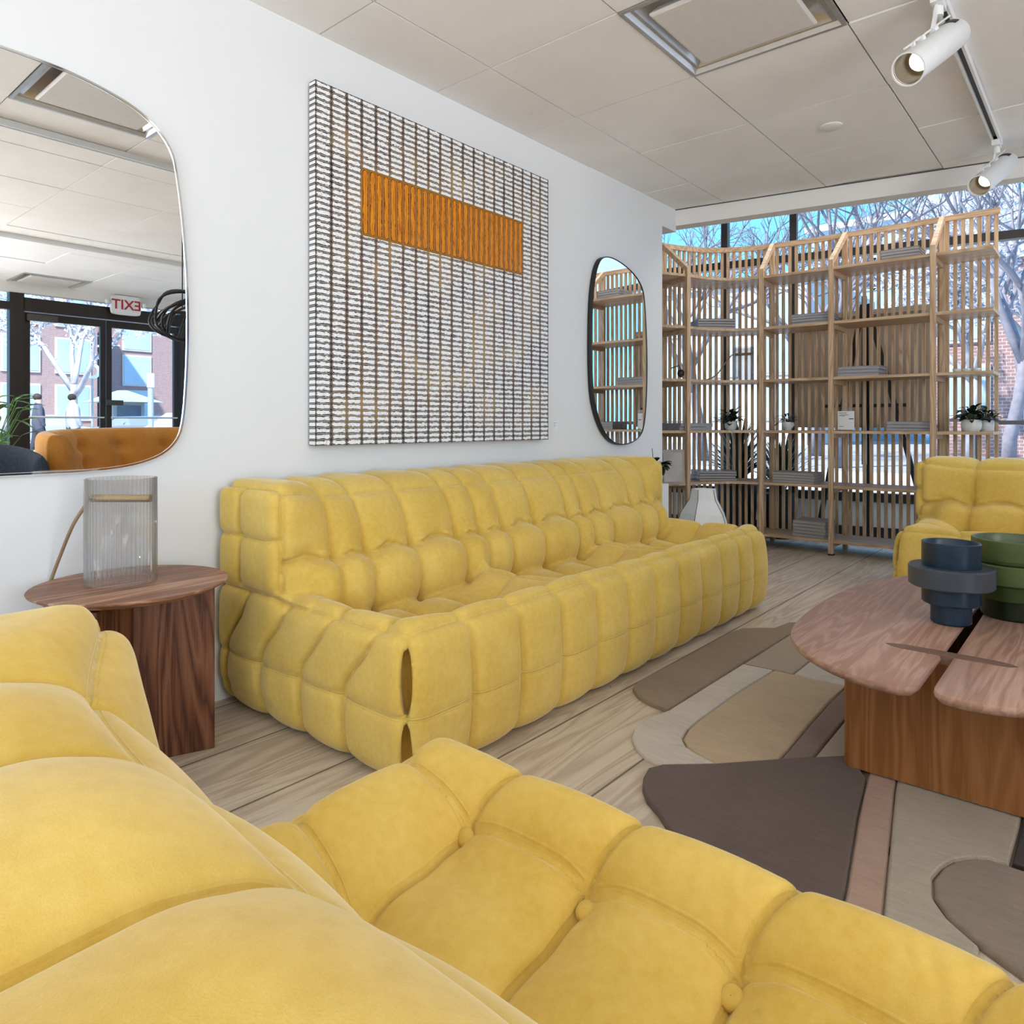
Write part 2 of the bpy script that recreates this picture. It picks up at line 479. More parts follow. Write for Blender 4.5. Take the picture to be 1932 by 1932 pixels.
# dropped beam across the front windows and along the street side
mb = MB()
mb.prism([(-3.0, BX(-3)), (6.4, BX(6.4)), (6.4, BX(6.4) + .11), (-3.0, BX(-3) + .11)], 2.292, 3.02)
structure('trim_1', mb, SOFFIT)
mb = MB(); mb.box(6.40, 6.50, -4.5, BX(6.4), 2.30, 3.02)
structure('trim_2', mb, SOFFIT)
mb = MB(); mb.prism([(-3.0, BX(-3) - .012), (6.39, BX(6.39) - .012), (6.39, BX(6.39)), (-3.0, BX(-3))], H - .004, H + .001)
structure('trim_3', mb, DARKGAP)

# front glazing: frame + panes
dx = Vector((1, .188, 0)).normalized(); dn = Vector((-.188, 1, 0)).normalized()
def gpt(x, z, o=0): return Vector((x, GX(x), z)) + dn * o
wt = thing('window_1', (1.5, GX(1.5), 0)); wt['kind'] = 'structure'
mb = MB()
for x in (-2.4, -1.4, -.36, .205, 2.62, 3.9, 5.2, 6.5):
    mb.obox(gpt(x, 1.5), dx * .028, dn * .05, Vector((0, 0, 1.52)))
mb.obox(gpt(1.9, 2.345), dx * 4.7, dn * .04, Vector((0, 0, .032)))
mb.obox(gpt(1.9, 2.98), dx * 4.7, dn * .04, Vector((0, 0, .03)))
mb.obox(gpt(1.9, .33), dx * 4.7, dn * .04, Vector((0, 0, .035)))
mb.obox(gpt(1.9, .045), dx * 4.7, dn * .04, Vector((0, 0, .045)))
build('window_frame', mb, BRONZE, wt)
xs = [-2.4, -1.4, -.36, .205, 2.62, 3.9, 5.2, 6.5]
for a, b in zip(xs[:-1], xs[1:]):
    for z0, z1 in ((.36, 2.31), (2.38, 2.95)):
        mb = MB(); A, B = gpt(a + .028, z0), gpt(b - .028, z0); hz = Vector((0, 0, z1 - z0))
        mb.add([A, B, B + hz, A + hz], [(0, 1, 2, 3)])
        build('pane', mb, GLASS, wt)
mb = MB(); mb.obox(gpt(1.9, .19), dx * 4.6, dn * .02, Vector((0, 0, .10)))
build('lower_panel', mb, WHITEMETAL, wt)

# street side glazing with double door (seen in the tall mirror)
XS = 6.5
wt = thing('window_2', (XS, -1.5, 0)); wt['kind'] = 'structure'
mb = MB()
for y in (-4.45, -2.9, -1.1, 3.6, 4.9, 5.7): mb.box(XS - .05, XS + .05, y - .035, y + .035, 0, 3.0)
mb.box(XS - .05, XS + .05, .655, .785, 0, 3.0)
mb.box(XS - .05, XS + .05, 2.42, 2.58, 0, 3.0)
mb.box(XS - .04, XS + .04, -4.5, .66, 2.12, 2.20); mb.box(XS - .04, XS + .04, 2.58, 5.8, 2.12, 2.20)
mb.box(XS - .05, XS + .05, .78, 2.42, 2.12, 2.26)
mb.box(XS - .04, XS + .04, -4.5, .66, 0, .10); mb.box(XS - .04, XS + .04, 2.58, 5.8, 0, .10)
mb.box(XS - .04, XS + .04, -4.5, 5.8, 2.95, 3.02)
build('window_frame', mb, BRONZE, wt)
for a, b, z0, z1 in ((-1.07, .655, .1, 2.12), (-1.07, .655, 2.2, 2.95), (2.58, 3.57, .1, 2.12), (2.58, 3.57, 2.2, 2.95), (.78, 2.42, 2.26, 2.95), (3.63, 4.87, .1, 2.12)):
    mb = MB(); mb.add([(XS, a, z0), (XS, b, z0), (XS, b, z1), (XS, a, z1)], [(0, 1, 2, 3)])
    build('pane', mb, GLASS, wt)
for i, (a, b, hs) in enumerate(((.79, 1.585, 1), (1.595, 2.41, -1))):
    d = thing('door_%d' % (i + 1), (XS, a, 0)); d['kind'] = 'structure'
    mb = MB(); x0, x1 = XS - .022, XS + .022
    mb.box(x0, x1, a, a + .055, .01, 2.11); mb.box(x0, x1, b - .055, b, .01, 2.11)
    mb.box(x0, x1, a + .055, b - .055, .01, .18); mb.box(x0, x1, a + .055, b - .055, 2.03, 2.11)
    build('door_frame', mb, BRONZE, d)
    mb = MB(); mb.add([(XS, a + .055, .18), (XS, b - .055, .18), (XS, b - .055, 2.03), (XS, a + .055, 2.03)], [(0, 1, 2, 3)])
    build('pane', mb, GLASS, d)
    mb = MB(); mb.tube([(XS - .06, a + .03, 1.0), (XS - .06, b - .03, 1.0)], .012)
    build('push_bar', mb, CHROME, d)
    mb = MB()
    if i == 0: mb.box(XS - .075, XS - .023, a + .02, a + .30, 2.02, 2.09)
    else: mb.box(XS - .075, XS - .023, a + .0, a + .16, 1.14, 1.20)
    build('door_closer' if i == 0 else 'lock_box', mb, plain('grey_hardware', (.09, .08, .07), .4, .5), d)
area_dummy = None

# ------------------------------------------------------------------ ceiling fittings
def vent(i, j, label):
    x, y = X0 + i * T, j * T
    t = thing('ceiling_vent', (x + T / 2, y + T / 2, H), label, 'air vent')
    cx_, cy_ = x + T / 2, y + T / 2
    def sq(h, z): return [(cx_ - h, cy_ - h, z), (cx_ + h, cy_ - h, z), (cx_ + h, cy_ + h, z), (cx_ - h, cy_ + h, z)]
    mb = MB()
    mb.rings([sq(.303, H + .006), sq(.303, H - .004), sq(.288, H - .004), sq(.278, H + .012), sq(.262, H + .010), sq(.225, H + .060), sq(.20, H + .075)], True, False, True)
    build('frame', mb, GREYVENT, t, auto=50)
    mb = MB()
    mb.rings([sq(.200, H + .03), sq(.222, H + .004), sq(.222, H - .004), sq(.214, H - .008)], True, True, True)
    build('plate', mb, VENTPLATE, t)
vent(1, 1, 'square metal ceiling air vent with flat centre plate, directly above the art wall side')
vent(1, -1, 'square ceiling air vent seen at the top of the big left mirror')
vent(9, 1, 'far ceiling air vent near the exit sign, seen only in the left mirror')
t = thing('smoke_detector', (1.227, 2.125, H), 'small round white disc flush on the ceiling tile', 'smoke detector')
mb = MB(); mb.lathe([(.052, .0), (.052, -.005), (.047, -.009), (.001, -.010)], (1.227, 2.125, H), 32, capb=True)
build('cover', mb, WHITEMETAL, t, auto=40)

def track(x, y0, y1, label):
    t = thing('light_track', (x, (y0 + y1) / 2, H), label, 'light track')
    mb = MB(); mb.box(x - .019, x - .0095, y0, y1, H - .032, H); mb.box(x + .0095, x + .019, y0, y1, H - .032, H)
    mb.box(x - .0095, x + .0095, y0, y1, H - .012, H)
    build('rail', mb, WHITEMETAL, t)
    mb = MB(); mb.box(x - .0094, x + .0094, y0 + .01, y1 - .01, H - .018, H - .0125)
    build('conductor_slot', mb, BLACK, t)
    mb = MB(); mb.box(x - .02, x + .02, y1, y1 + .03, H - .034, H)
    build('end_cap', mb, WHITEMETAL, t)
    return t
track(1.835, -2.6, 2.84, 'white ceiling light track running to the window beam with two spotlights')
track(4.24, -2.0, 3.3, 'second dark ceiling light track, seen in the left mirror')

c_, s_ = math.cos(YAW), math.sin(YAW)
def atd(u, v, d):
    r = (u - U0) / F_PX; z = -(v - V0) / F_PX
    return Vector((CX + d * (-s_ + c_ * r), CY + d * (c_ + s_ * r), CH + d * z))
def spot(mouth, back, stem_y, label, R0=.052, lit=True):
    m_, b_ = Vector(mouth), Vector(back)
    ax = (m_ - b_).normalized(); L = (m_ - b_).length
    top = Vector((1.835, stem_y, H - .032))
    t = thing('track_spotlight', top, label, 'spotlight', 'white track spotlights')
    mb = MB()
    mb.lathe([(.001, 0), (R0 * .9, 0.002), (R0 * .97, .008), (R0 * .97, .06), (R0, .064), (R0, L - .012), (R0 * 1.04, L - .01), (R0 * 1.04, L), (R0 * .95, L), (R0 * .93, L - .01)], b_, 48, axis=ax)
    build('housing', mb, WHITEMETAL, t, auto=35)
    mb = MB(); mb.lathe([(R0 * .94, L - .004), (R0 * .90, L - .03), (R0 * .78, L - .085), (R0 * .6, L - .088)], b_, 48, axis=ax)
    build('baffle', mb, SPOTIN, t, auto=40)
    mb = MB(); mb.lathe([(R0 * .62, L - .075), (R0 * .55, L - .068), (.001, L - .060)], b_, 32, axis=ax)
    build('bulb', mb, EMIT, t, smooth=True)
    e = ax.orthogonal()
    side = ax.cross(Vector((0, 0, 1))).normalized()
    up = side.cross(ax).normalized()
    if up.z < 0: up = -up
    mb = MB()
    for k in range(9):
        for q in (-1, 1):
            a = k * .16 - .6
            n_ = (up * math.cos(a) + side * math.sin(a) * q)
            tn = ax.cross(n_)
            mb.obox(b_ + ax * .035 + n_ * R0 * .965, ax * .014, tn * .0022, n_ * .0018)
    build('vent_slots', mb, BLACK, t)
    mb = MB(); p = b_ + ax * (L * .5) + up * (R0 + .008)
    mb.tube([b_ + ax * .0 + up * (R0 + .010), b_ + ax * (L - .02) + up * (R0 + .010)], .0035, 8)
    mb.obox(b_ + ax * (L * .62) + up * (R0 + .006), ax * .008, side * .012, up * .008)
    mb.obox(b_ + ax * (L * .78) + up * (R0 + .004), ax * .006, side * .006, up * .006)
    mb.obox(b_ + ax * (L * .35) + up * (R0 + .004), ax * .012, side * .010, up * .006)
    build('yoke_rod', mb, WHITEMETAL, t)
    q = b_ + ax * (L * .38) + up * (R0 + .004)
    mb = MB()
    mb.obox((q + top) / 2, (top - q) / 2, Vector((0, .014, 0)) + ax * 0, Vector((.004, 0, 0)))
    mb.obox(top + Vector((0, 0, -.012)), Vector((.017, 0, 0)), Vector((0, .045, 0)), Vector((0, 0, .014)))
    mb.lathe([(.016, 0), (.016, .03), (.012, .034)], top + Vector((0, 0, -.058)), 20, capa=True, capb=True)
    build('stem', mb, WHITEMETAL, t)
    if lit:
        l = bpy.data.lights.new('spotlight_lamp', 'SPOT'); l.energy = 6; l.spot_size = R(50); l.spot_blend = .7; l.color = (1, .9, .75); l.shadow_soft_size = .03
        lo = bpy.data.objects.new('spotlight_lamp', l); COL.objects.link(lo); lo.parent = t
        lo.location = m_ - top - ax * .05; lo.rotation_euler = ax.to_track_quat('-Z', 'Y').to_euler()
spot(atd(1713, 131, 2.31), atd(1803, 63, 2.44), 1.20, 'larger white cylinder track spotlight at the top, nearest the viewer')
spot(atd(1847, 351, 3.56), atd(1902, 305, 3.70), 2.80, 'smaller white cylinder spotlight at the window end of the track')

# ------------------------------------------------------------------ quilted sofas (implicit surface -> surface nets)
def smin(a, b, k):
    h = np.clip(.5 + .5 * (b - a) / k, 0, 1)
    return b * (1 - h) + a * h - k * h * (1 - h)
def sst(a, b, x):
    t = np.clip((x - a) / (b - a), 0, 1); return t * t * (3 - 2 * t)
def rbox(px, py, pz, cx, cy, cz, hx, hy, hz, r):
    qx = np.abs(px - cx) - hx + r; qy = np.abs(py - cy) - hy + r; qz = np.abs(pz - cz) - hz + r
    o = np.sqrt(np.maximum(qx, 0) ** 2 + np.maximum(qy, 0) ** 2 + np.maximum(qz, 0) ** 2)
    return o + np.minimum(np.maximum(qx, np.maximum(qy, qz)), 0) - r
DD, ZS, ZB, DB = .930, .40, .735, .375
def sofa_hollow(d, l, P):
    ml = np.zeros_like(l)
    for a, b in P['seats']:
        ml = np.maximum(ml, sst(a + .005, a + .205, l) * (1 - sst(b - .205, b - .005, l)))
    return P['hollow'] * ml * (1 - sst(.715, .895, d))
def sofa_zz(d, l, z, P):
    rim = .010 * np.exp(-((d - .86) / .08) ** 2)
    return z + sofa_hollow(d, l, P) * sst(.08, .28, z) - rim * sst(.2, .4, z)
def sofa_dd(d, l, z, P):
    end = np.maximum(np.minimum(l, P['L'] - l), 0)
    return d * (1 + P.get('lean', .14) * sst(.48, .745, z) * (1 - np.exp(-(end / .20) ** 2)))
def sofa_base(d, l, z, P):
    L = P['L']
    zz = sofa_zz(d, l, z, P)
    fb = .022 * np.sin(np.clip(z / ZS, 0, 1) * PI) * sst(.7, .93, d)
    eb = .018 * np.sin(np.clip(z / ZS, 0, 1) * PI) - .018
    sgn = np.sign(l - L / 2)
    seat = rbox(d - fb + .012, l - sgn * eb, zz, DD / 2, L / 2, ZS / 2 + .006, DD / 2, L / 2, ZS / 2 - .004, .060)
    endd = np.maximum(np.minimum(l, L - l), 0)
    rt = .07 + .095 * (1 - np.exp(-(endd / .16) ** 2))
    q1 = sofa_dd(d, l, z, P) - DB + rt; q2 = z - ZB + rt
    f2 = np.hypot(np.maximum(q1, 0), np.maximum(q2, 0)) + np.minimum(np.maximum(q1, q2), 0) - rt
    smax = lambda a, b, k: -smin(-a, -b, k)
    back = smax(smax(smax(f2, np.abs(l - L / 2) - L / 2, .07), .004 - d, .06), .1 - z, .02) * .92
    # forward roll of the lower back cushion
    qx = d - (DB - .035); qz = z - .395
    ql = np.maximum(np.abs(l - L / 2) - (L / 2 - P['rollend']), 0)
    roll = np.sqrt(qx * qx + (qz * .90) ** 2 + ql * ql) - .120
    return smin(smin(back, roll, .03), seat, .018)
def sofa_puff(d, l, z, P):
    L = P['L']
    isb = (z > ZS + .012) & (d < DB + .12)
    zz = sofa_zz(d, l, z, P); db = sofa_dd(d, l, z, P)
    end = np.minimum(l, L - l)
    def edge(a, b, c):
        s = np.sort(np.stack([a, b, c]), axis=0); return (s[1] - s[0]) / 1.414
    fS, tS, fB, tB = np.abs(DD - d), np.abs(ZS + .01 - zz), np.abs(DB - db), np.abs(ZB - z)
    e = np.where(isb, edge(fB, end, tB), edge(fS, end, tS))
    fronta = np.where(isb, fB, fS); topa = np.where(isb, tB, tS)
    rollzone = (~isb) & (d < DB + .11) & (d > DB - .06) & (z > .2)
    onend = (end < np.minimum(fronta, topa)) & (end < .14)
    lob = .018 * np.sin((z - .5) * 12) * (z < .5)
    ringF = np.min(np.abs(np.stack([l - .055 * sst(.80, .93, d) - k for k in P['ring']])), axis=0)
    ringB = np.min(np.abs(np.stack([l - k - lob for k in P['ringb']])), axis=0)
    useB = isb | rollzone
    ring = np.where(useB, ringB, ringF)
    lean = .13 * (1 - sst(.18, .40, z))
    vert = np.min(np.abs(np.stack([d - (k - lean) for k in (.20, .40, .60, .80)])), axis=0)
    vertB = np.abs(d - .15)
    topc = np.min(np.abs(np.stack([d - k for k in (.42, .61, .81)])), axis=0)
    horS = np.abs(z - .19)
    horB = np.minimum(np.abs(z - .565), np.abs(z - (ZS + .006)))
    h50 = np.abs(z - .50 + .012 * np.cos(ring * 30))
    frontface = fronta < topa
    one_ = np.full_like(d, 1.0)
    es = 1 - .6 * np.clip(1 - e / .07, 0, 1)
    def fac(mask, dist, s, R_): return np.where(mask, 1 - s * np.clip(1 - dist / R_, 0, 1) ** 2, 1.0)
    m5 = (~onend) & (d > .18) & (z > .42) & (z < .62)
    mtop = (~onend) & (~isb) & (~frontface) & (~rollzone)
    mfr = (~onend) & (~isb) & frontface & (~rollzone)
    prod = fac(~onend, ring, es, .095) * fac(~(rollzone & ~onend), e, .75, .045) * fac(onend & isb, vertB, .9, .07) * fac(onend & ~isb, vert, es, .09) \
        * fac(onend & isb, horB, .7, .05) * fac(onend & ~isb, np.minimum(horS, np.abs(z - ZS)), .6, .05) * fac(mtop, topc, .95, .09) * fac(mfr, horS, .16, .02) * fac(m5, h50, .95, .05)
    inhol = np.clip(sofa_hollow(d, l, P) / P['hollow'] * 1.6, 0, 1)
    A = np.where(useB & ~onend, np.where(z < .52, .028, .019), np.where(mtop, .011 + .017 * inhol, .013)) * P.get('amp', 1.0)
    A = A + .012 * (1 - inhol) * np.where(mtop | onend | mfr, 1, 0)
    prod = np.where(mtop | onend | mfr, (prod * .52 + .48 * inhol * prod + .48 * (1 - inhol) * np.clip(prod * 2.2, 0, 1)), prod)
    puff = A * prod
    # fine crease drawn in along each seam line
    CW = P.get('cw', .009)
    def cr(mask, dist, dep, w_=CW): return np.where(mask, dep * np.exp(-(dist / w_) ** 2), 0)
    puff = puff - cr(~onend, ring, .0105) - cr(onend & ~isb, vert, .007) - cr(onend & isb, vertB, .007) - cr(mtop, topc, .007) - cr(m5, h50, .008) - cr(onend & ~isb, horS, .0025) - cr(onend & isb, horB, .0025) - cr(~rollzone, e, .002) - cr(mfr, horS, .0012)
    puff = puff * sst(-.01, .06, d)
    seam = np.minimum.reduce([np.where(onend, one_, ring), np.where(onend, np.where(isb, vertB, vert), one_), np.where(rollzone, one_, e),
                              np.where(mtop, topc, one_), np.where(mfr, horS, one_), np.where(m5, h50, one_), np.where(onend, np.where(isb, horB, horS), one_)])
    # gathers running out of the tufts
    for (bd, bl, bz, kind) in P['dimples']:
        if kind == 's': a_, r_ = d - bd, l - bl; r2_ = a_ ** 2 + r_ ** 2 + ((z - bz) * .4) ** 2
        else: a_, r_ = z - bz, l - bl; r2_ = a_ ** 2 + r_ ** 2 + ((d - bd) * .4) ** 2
        rr = np.sqrt(r2_); th = np.arctan2(a_, r_)
        puff = puff - P.get('dim', .020) * np.exp(-r2_ / .032 ** 2)
        puff = puff + .0011 * np.sin(th * 22 + 3 * np.sin(th * 5 + bl * 40)) * np.exp(-((rr - .055) / .028) ** 2) * (.5 + .5 * np.sin(th * 3 + bl * 90))
    return puff, seam
def sofa_f(d, l, z, P):
    b = sofa_base(d, l, z, P)
    pf, _ = sofa_puff(d, l, z, P)
    f = b - pf + .014
    L = P['L']
    for q in (l, L - l):
        p_ = DD - d
        for zc, hz in ((.275, .088), (.085, .095)):
            ww = .017 * np.sqrt(np.clip(1 - ((z - zc) / hz) ** 2, 0, 1)) - .002
            lens = np.maximum(np.abs(p_ - q) / 1.414 - ww, (p_ + q) / 1.414 - .085)
            f = np.maximum(f, -lens)
    return np.maximum(f, .004 - z)
def surface_nets(F, o, h):
    nx, ny, nz = F.shape
    S = F < 0
    c = [(i, j, k) for i in (0, 1) for j in (0, 1) for k in (0, 1)]
    sl = lambda A, i, j, k: A[i:nx - 1 + i, j:ny - 1 + j, k:nz - 1 + k]
    cnt = sum(sl(S, *q).astype(np.int8) for q in c)
    act = (cnt > 0) & (cnt < 8)
    idx = -np.ones(act.shape, np.int64)
    ii, jj, kk = np.nonzero(act)
    idx[ii, jj, kk] = np.arange(len(ii))
    acc = np.zeros((len(ii), 3)); n = np.zeros(len(ii))
    for a in range(8):
        for ax in range(3):
            q = c[a]
            if q[ax]: continue
            r = list(q); r[ax] = 1
            fa = F[ii + q[0], jj + q[1], kk + q[2]]; fb = F[ii + r[0], jj + r[1], kk + r[2]]
            m = (fa < 0) != (fb < 0)
            t = np.where(m, fa / np.where(m, fa - fb, 1), 0)
            p = np.array(q, float)[None, :].repeat(len(ii), 0); p[:, ax] += t
            acc[m] += p[m]; n[m] += 1
    V = (np.stack([ii, jj, kk], 1) + acc / n[:, None]) * h + np.array(o)
    Q = []
    for ax in range(3):
        b, cc = (ax + 1) % 3, (ax + 2) % 3
        A = [slice(0, None)] * 3; B = [slice(0, None)] * 3
        A[ax] = slice(0, -1); B[ax] = slice(1, None)
        sA, sB = S[tuple(A)], S[tuple(B)]
        e = sA != sB
        e_i = np.array(np.nonzero(e)).T
        m = (e_i[:, b] > 0) & (e_i[:, cc] > 0) & (e_i[:, b] < F.shape[b] - 1) & (e_i[:, cc] < F.shape[cc] - 1)
        e_i = e_i[m]; flip = sA[e_i[:, 0], e_i[:, 1], e_i[:, 2]]
        def cell(db, dc):
            q = e_i.copy(); q[:, b] += db; q[:, cc] += dc
            return idx[q[:, 0], q[:, 1], q[:, 2]]
        q = np.stack([cell(-1, -1), cell(0, -1), cell(0, 0), cell(-1, 0)], 1)
        q[~flip] = q[~flip][:, ::-1]
        Q.append(q)
    return V, np.concatenate(Q)
def make_sofa(name, P, h, mapf, flipw, label, base):
    L = P['L']
    o = np.array([-.04, -.04, -.01])
    n = [int((e + .045 - s) / h) + 2 for s, e in zip(o, (DD + .005, L + .005, ZB + .01))]
    ax = [o[i] + h * np.arange(n[i]) for i in range(3)]
    F = np.empty(n, np.float32)
    CH_ = 40
    for a in range(0, n[1], CH_):
        D, Lg, Z = np.meshgrid(ax[0], ax[1][a:a + CH_], ax[2], indexing='ij')
        b = sofa_base(D, Lg, Z, P)
        band = np.abs(b) < .075
        r = b.copy()
        r[band] = sofa_f(D[band], Lg[band], Z[band], P)
        F[:, a:a + CH_, :] = r
    V, Q = surface_nets(F, o, h)
    # two relaxation passes along the field to polish the grid
    for _ in range(2):
        e = .5 * h
        f0 = sofa_f(V[:, 0], V[:, 1], V[:, 2], P)
        g = np.stack([sofa_f(V[:, 0] + e * (i == 0), V[:, 1] + e * (i == 1), V[:, 2] + e * (i == 2), P) - f0 for i in range(3)], 1) / e
        gn = np.maximum((g ** 2).sum(1), .25)
        st = np.clip(f0 / gn, -h * .4, h * .4)
        V = V - st[:, None] * g * .7
    seam = sofa_puff(V[:, 0], V[:, 1], V[:, 2], P)[1]
    W = np.array(mapf(V[:, 0], V[:, 1], V[:, 2])).T
    bs = Vector(base)
    W = W - np.array(bs)
    if flipw: Q = Q[:, ::-1]
    t = thing(name, base, label, 'sofa')
    me = bpy.data.meshes.new('upholstery')
    me.vertices.add(len(W)); me.vertices.foreach_set('co', W.astype(np.float32).ravel())
    me.loops.add(Q.size); me.loops.foreach_set('vertex_index', Q.astype(np.int32).ravel())
    me.polygons.add(len(Q)); me.polygons.foreach_set('loop_start', np.arange(0, Q.size, 4, dtype=np.int32))
    me.update(calc_edges=True)
    me.polygons.foreach_set('use_smooth', np.ones(len(Q), bool))
    at = me.attributes.new('seam', 'FLOAT', 'POINT'); at.data.foreach_set('value', seam.astype(np.float32))
    me.materials.append(VELVET)
    me.validate()
    ob = bpy.data.objects.new('upholstery', me); COL.objects.link(ob); ob.parent = t
    # covered buttons, pulled into the tufts
    def sf(p): return float(sofa_f(np.array([p[0]]), np.array([p[1]]), np.array([p[2]]), P)[0])
    for (bd, bl, bz, kind) in P['buttons']:
        if kind == 's':
            zz = np.linspace(.55, .15, 400); f = sofa_f(np.full(400, bd), np.full(400, bl), zz, P)
            p = np.array([bd, bl, zz[np.argmax(f < 0)]])
        else:
            dd = np.linspace(.60, .15, 400); f = sofa_f(dd, np.full(400, bl), np.full(400, bz), P)
            p = np.array([dd[np.argmax(f < 0)], bl, bz])
        e_ = .022
        nrm = np.array([sf(p + e_ * v_) - sf(p - e_ * v_) for v_ in np.eye(3)]); nrm = nrm / np.linalg.norm(nrm)
        p = p + nrm * ((.016 if bl < .3 else (.005 if bl < .5 else .013)) if kind == 's' else .004)
        wp = Vector([float(q[0]) for q in mapf(np.array([p[0]]), np.array([p[1]]), np.array([p[2]]))])
        wn = Vector([float(q[0]) for q in mapf(np.array([p[0] + nrm[0]]), np.array([p[1] + nrm[1]]), np.array([p[2] + nrm[2]]))]) - wp
        mb = MB(); r_ = P.get('br', .0135)
        mb.lathe([(r_ * .9, -.012), (r_, -.004), (r_ * .92, -.0005), (r_ * .6, .0016), (.0005, .002)], wp, 20, axis=wn)
        build('button', mb, VELVET, t, smooth=True)
    return t
# three-seat sofa against the wall
S1Y = -.41
P1 = dict(L=2.42, seats=[(.12, .90), (.72, 1.72), (1.54, 2.33)], hollow=.085, rollend=.19,
          ring=[.19, .40, .605, .805, 1.005, 1.205, 1.405, 1.605, 1.805, 2.0, 2.17], ringb=[.20, .33, .53, .76, .89, 1.03, 1.24, 1.49, 1.61, 1.78, 2.05, 2.22],
          dimples=[(DB, k, .50, 'b') for k in (.20, .33, .53, .76, .89, 1.03, 1.24, 1.49, 1.61, 1.78, 2.05)] + [(d, l, .32, 's') for d in (.61, .81) for l in (.19, .40, .605, 1.005, 1.205, 1.805, 2.0)], dim=.012, amp=.9)
P1['seats'] = [(.05, .86), (.76, 1.66), (1.56, 2.37)]
P1['buttons'] = [q for q in P1['dimples'] if q[3] == 'b']
P1['br'] = .009
make_sofa('three_seat_sofa', P1, .0085, lambda d, l, z: (d * 1.028 + .002, l + S1Y, z * 1.012), True, 'long yellow velvet tufted sofa against the wall beneath the artwork', (.48, .8, 0))
# sofa in the foreground, back towards the viewer
DB = .40
P2 = dict(L=1.75, seats=[(.035, .93), (.82, 1.71)], hollow=.085, lean=.28, cw=.0065, rollend=.19, ring=[.185, .39, .59, .79, .99, 1.19, 1.39, 1.57], ringb=[.21, .38, .58, .80, 1.02, 1.24, 1.46],
          dimples=[(d, l, .31, 's') for d in (.61, .80) for l in (.185, .395, .59, .79, .99)] + [(DB, k, .50, 'b') for k in (.21, .38, .58, .80)], dim=.022)
P2['buttons'] = [(.81, .185, .3, 's'), (.61, .185, .3, 's'), (.795, .40, .3, 's'), (.795, .59, .3, 's'), (.81, .79, .3, 's'), (.61, .39, .3, 's')]
make_sofa('two_seat_sofa', P2, .005, lambda d, l, z: (l + 1.385, d - 1.635, z), False, 'yellow velvet tufted sofa in the foreground with covered buttons', (2.2, -1.2, 0))
# sofa by the shelf
DB = .375
P3 = dict(L=1.6, seats=[(.10, .86), (.76, 1.5)], hollow=.06, rollend=.19, ring=[.24, .45, .66, .86, 1.06, 1.3], ringb=[.27, .52, .77, 1.0, 1.25],
          dimples=[(DB, k, .50, 'b') for k in (.27, .52, .77)], dim=.012, br=.009)
P3['buttons'] = [(DB, .27, .5, 'b'), (DB, .52, .5, 'b')]
make_sofa('corner_sofa', P3, .010, lambda d, l, z: (l + 1.445, 3.32 - d, z), True, 'yellow velvet sofa at the right edge facing the viewer before the shelving', (2.2, 2.85, 0))

# ------------------------------------------------------------------ artwork
AY0, AY1, AZ0, AZ1 = -.052, 1.366, .848, 2.200
AX = .05
n = N('capsule_painting')
x, y, z = n.xyz()
geo = n.t.nodes.new('ShaderNodeNewGeometry')
PW, PH = (AY1 - AY0) / 20, (AZ1 - AZ0) / 60
sep = n.xyz(geo.outputs['Normal'])
isside = n.math('GREATER_THAN', n.math('ABSOLUTE', sep[1]), .5)
coord = n.mix(isside, n.comb(y, 0.0, 0.0), n.comb(n.math('ADD', x, 0.0), 0.0, 0.0))
yy = n.xyz(coord)[0]
wob = n.math('MULTIPLY', n.math('SUBTRACT', n.noise(18, 3), .5), .004)
u = n.math('DIVIDE', n.math('ADD', yy, wob), PW)
v = n.math('DIVIDE', n.math('ADD', z, n.math('MULTIPLY', wob, .6)), PH)
def capsule(n, u, v, pw, ph, hl, r):
    fu = n.math('MULTIPLY', n.math('SUBTRACT', n.math('FRACT', u), .5), pw)
    fv = n.math('MULTIPLY', n.math('SUBTRACT', n.math('FRACT', v), .5), ph)
    ax_ = n.math('MAXIMUM', n.math('SUBTRACT', n.math('ABSOLUTE', fu), hl), 0.0)
    dd = n.math('SQRT', n.math('ADD', n.math('MULTIPLY', ax_, ax_), n.math('MULTIPLY', fv, fv)))
    return n.math('SUBTRACT', dd, r)
dcap = capsule(n, u, v, PW, PH, PW / 2 - .0125, 0.0)
edge_n = n.math('MULTIPLY', n.math('SUBTRACT', n.noise(1.0, 4, .7, v=n.map((1, 45, 190))), .5), .018)
dn_ = n.math('ADD', dcap, edge_n)
ground = n.ramp(n.noise(5, 4, .6), [(.32, (.012, .007, .004)), (.42, (.085, .028, .008)), (.52, (.17, .085, .02)), (.62, (.38, .22, .06))])
edgeb = n.math('MINIMUM', n.math('MINIMUM', n.math('SUBTRACT', z, 0.0), n.math('SUBTRACT', AZ1 - AZ0, z)), n.math('MINIMUM', y, n.math('SUBTRACT', AY1 - AY0, y)))
ground = n.mix(n.ramp(edgeb, [(.0, .9), (.16, .0)]), ground, (.008, .006, .006))
white = n.math('LESS_THAN', dn_, .0066)
inner = n.math('MULTIPLY', n.math('LESS_THAN', dcap, .0095), n.math('GREATER_THAN', dcap, .0082))
rimc = n.math('MULTIPLY', n.math('LESS_THAN', dcap, .0108), n.math('GREATER_THAN', dcap, .0095))
grey = n.ramp(n.noise(1.0, 4, .7, v=n.map((1, 90, 300))), [(.55, (.93, .93, .93)), (.64, (.45, .45, .47)), (.70, (.05, .05, .06))])
col = n.mix(rimc, ground, (.50, .46, .42))
col = n.mix(inner, col, (.015, .012, .012))
col = n.mix(white, col, grey)
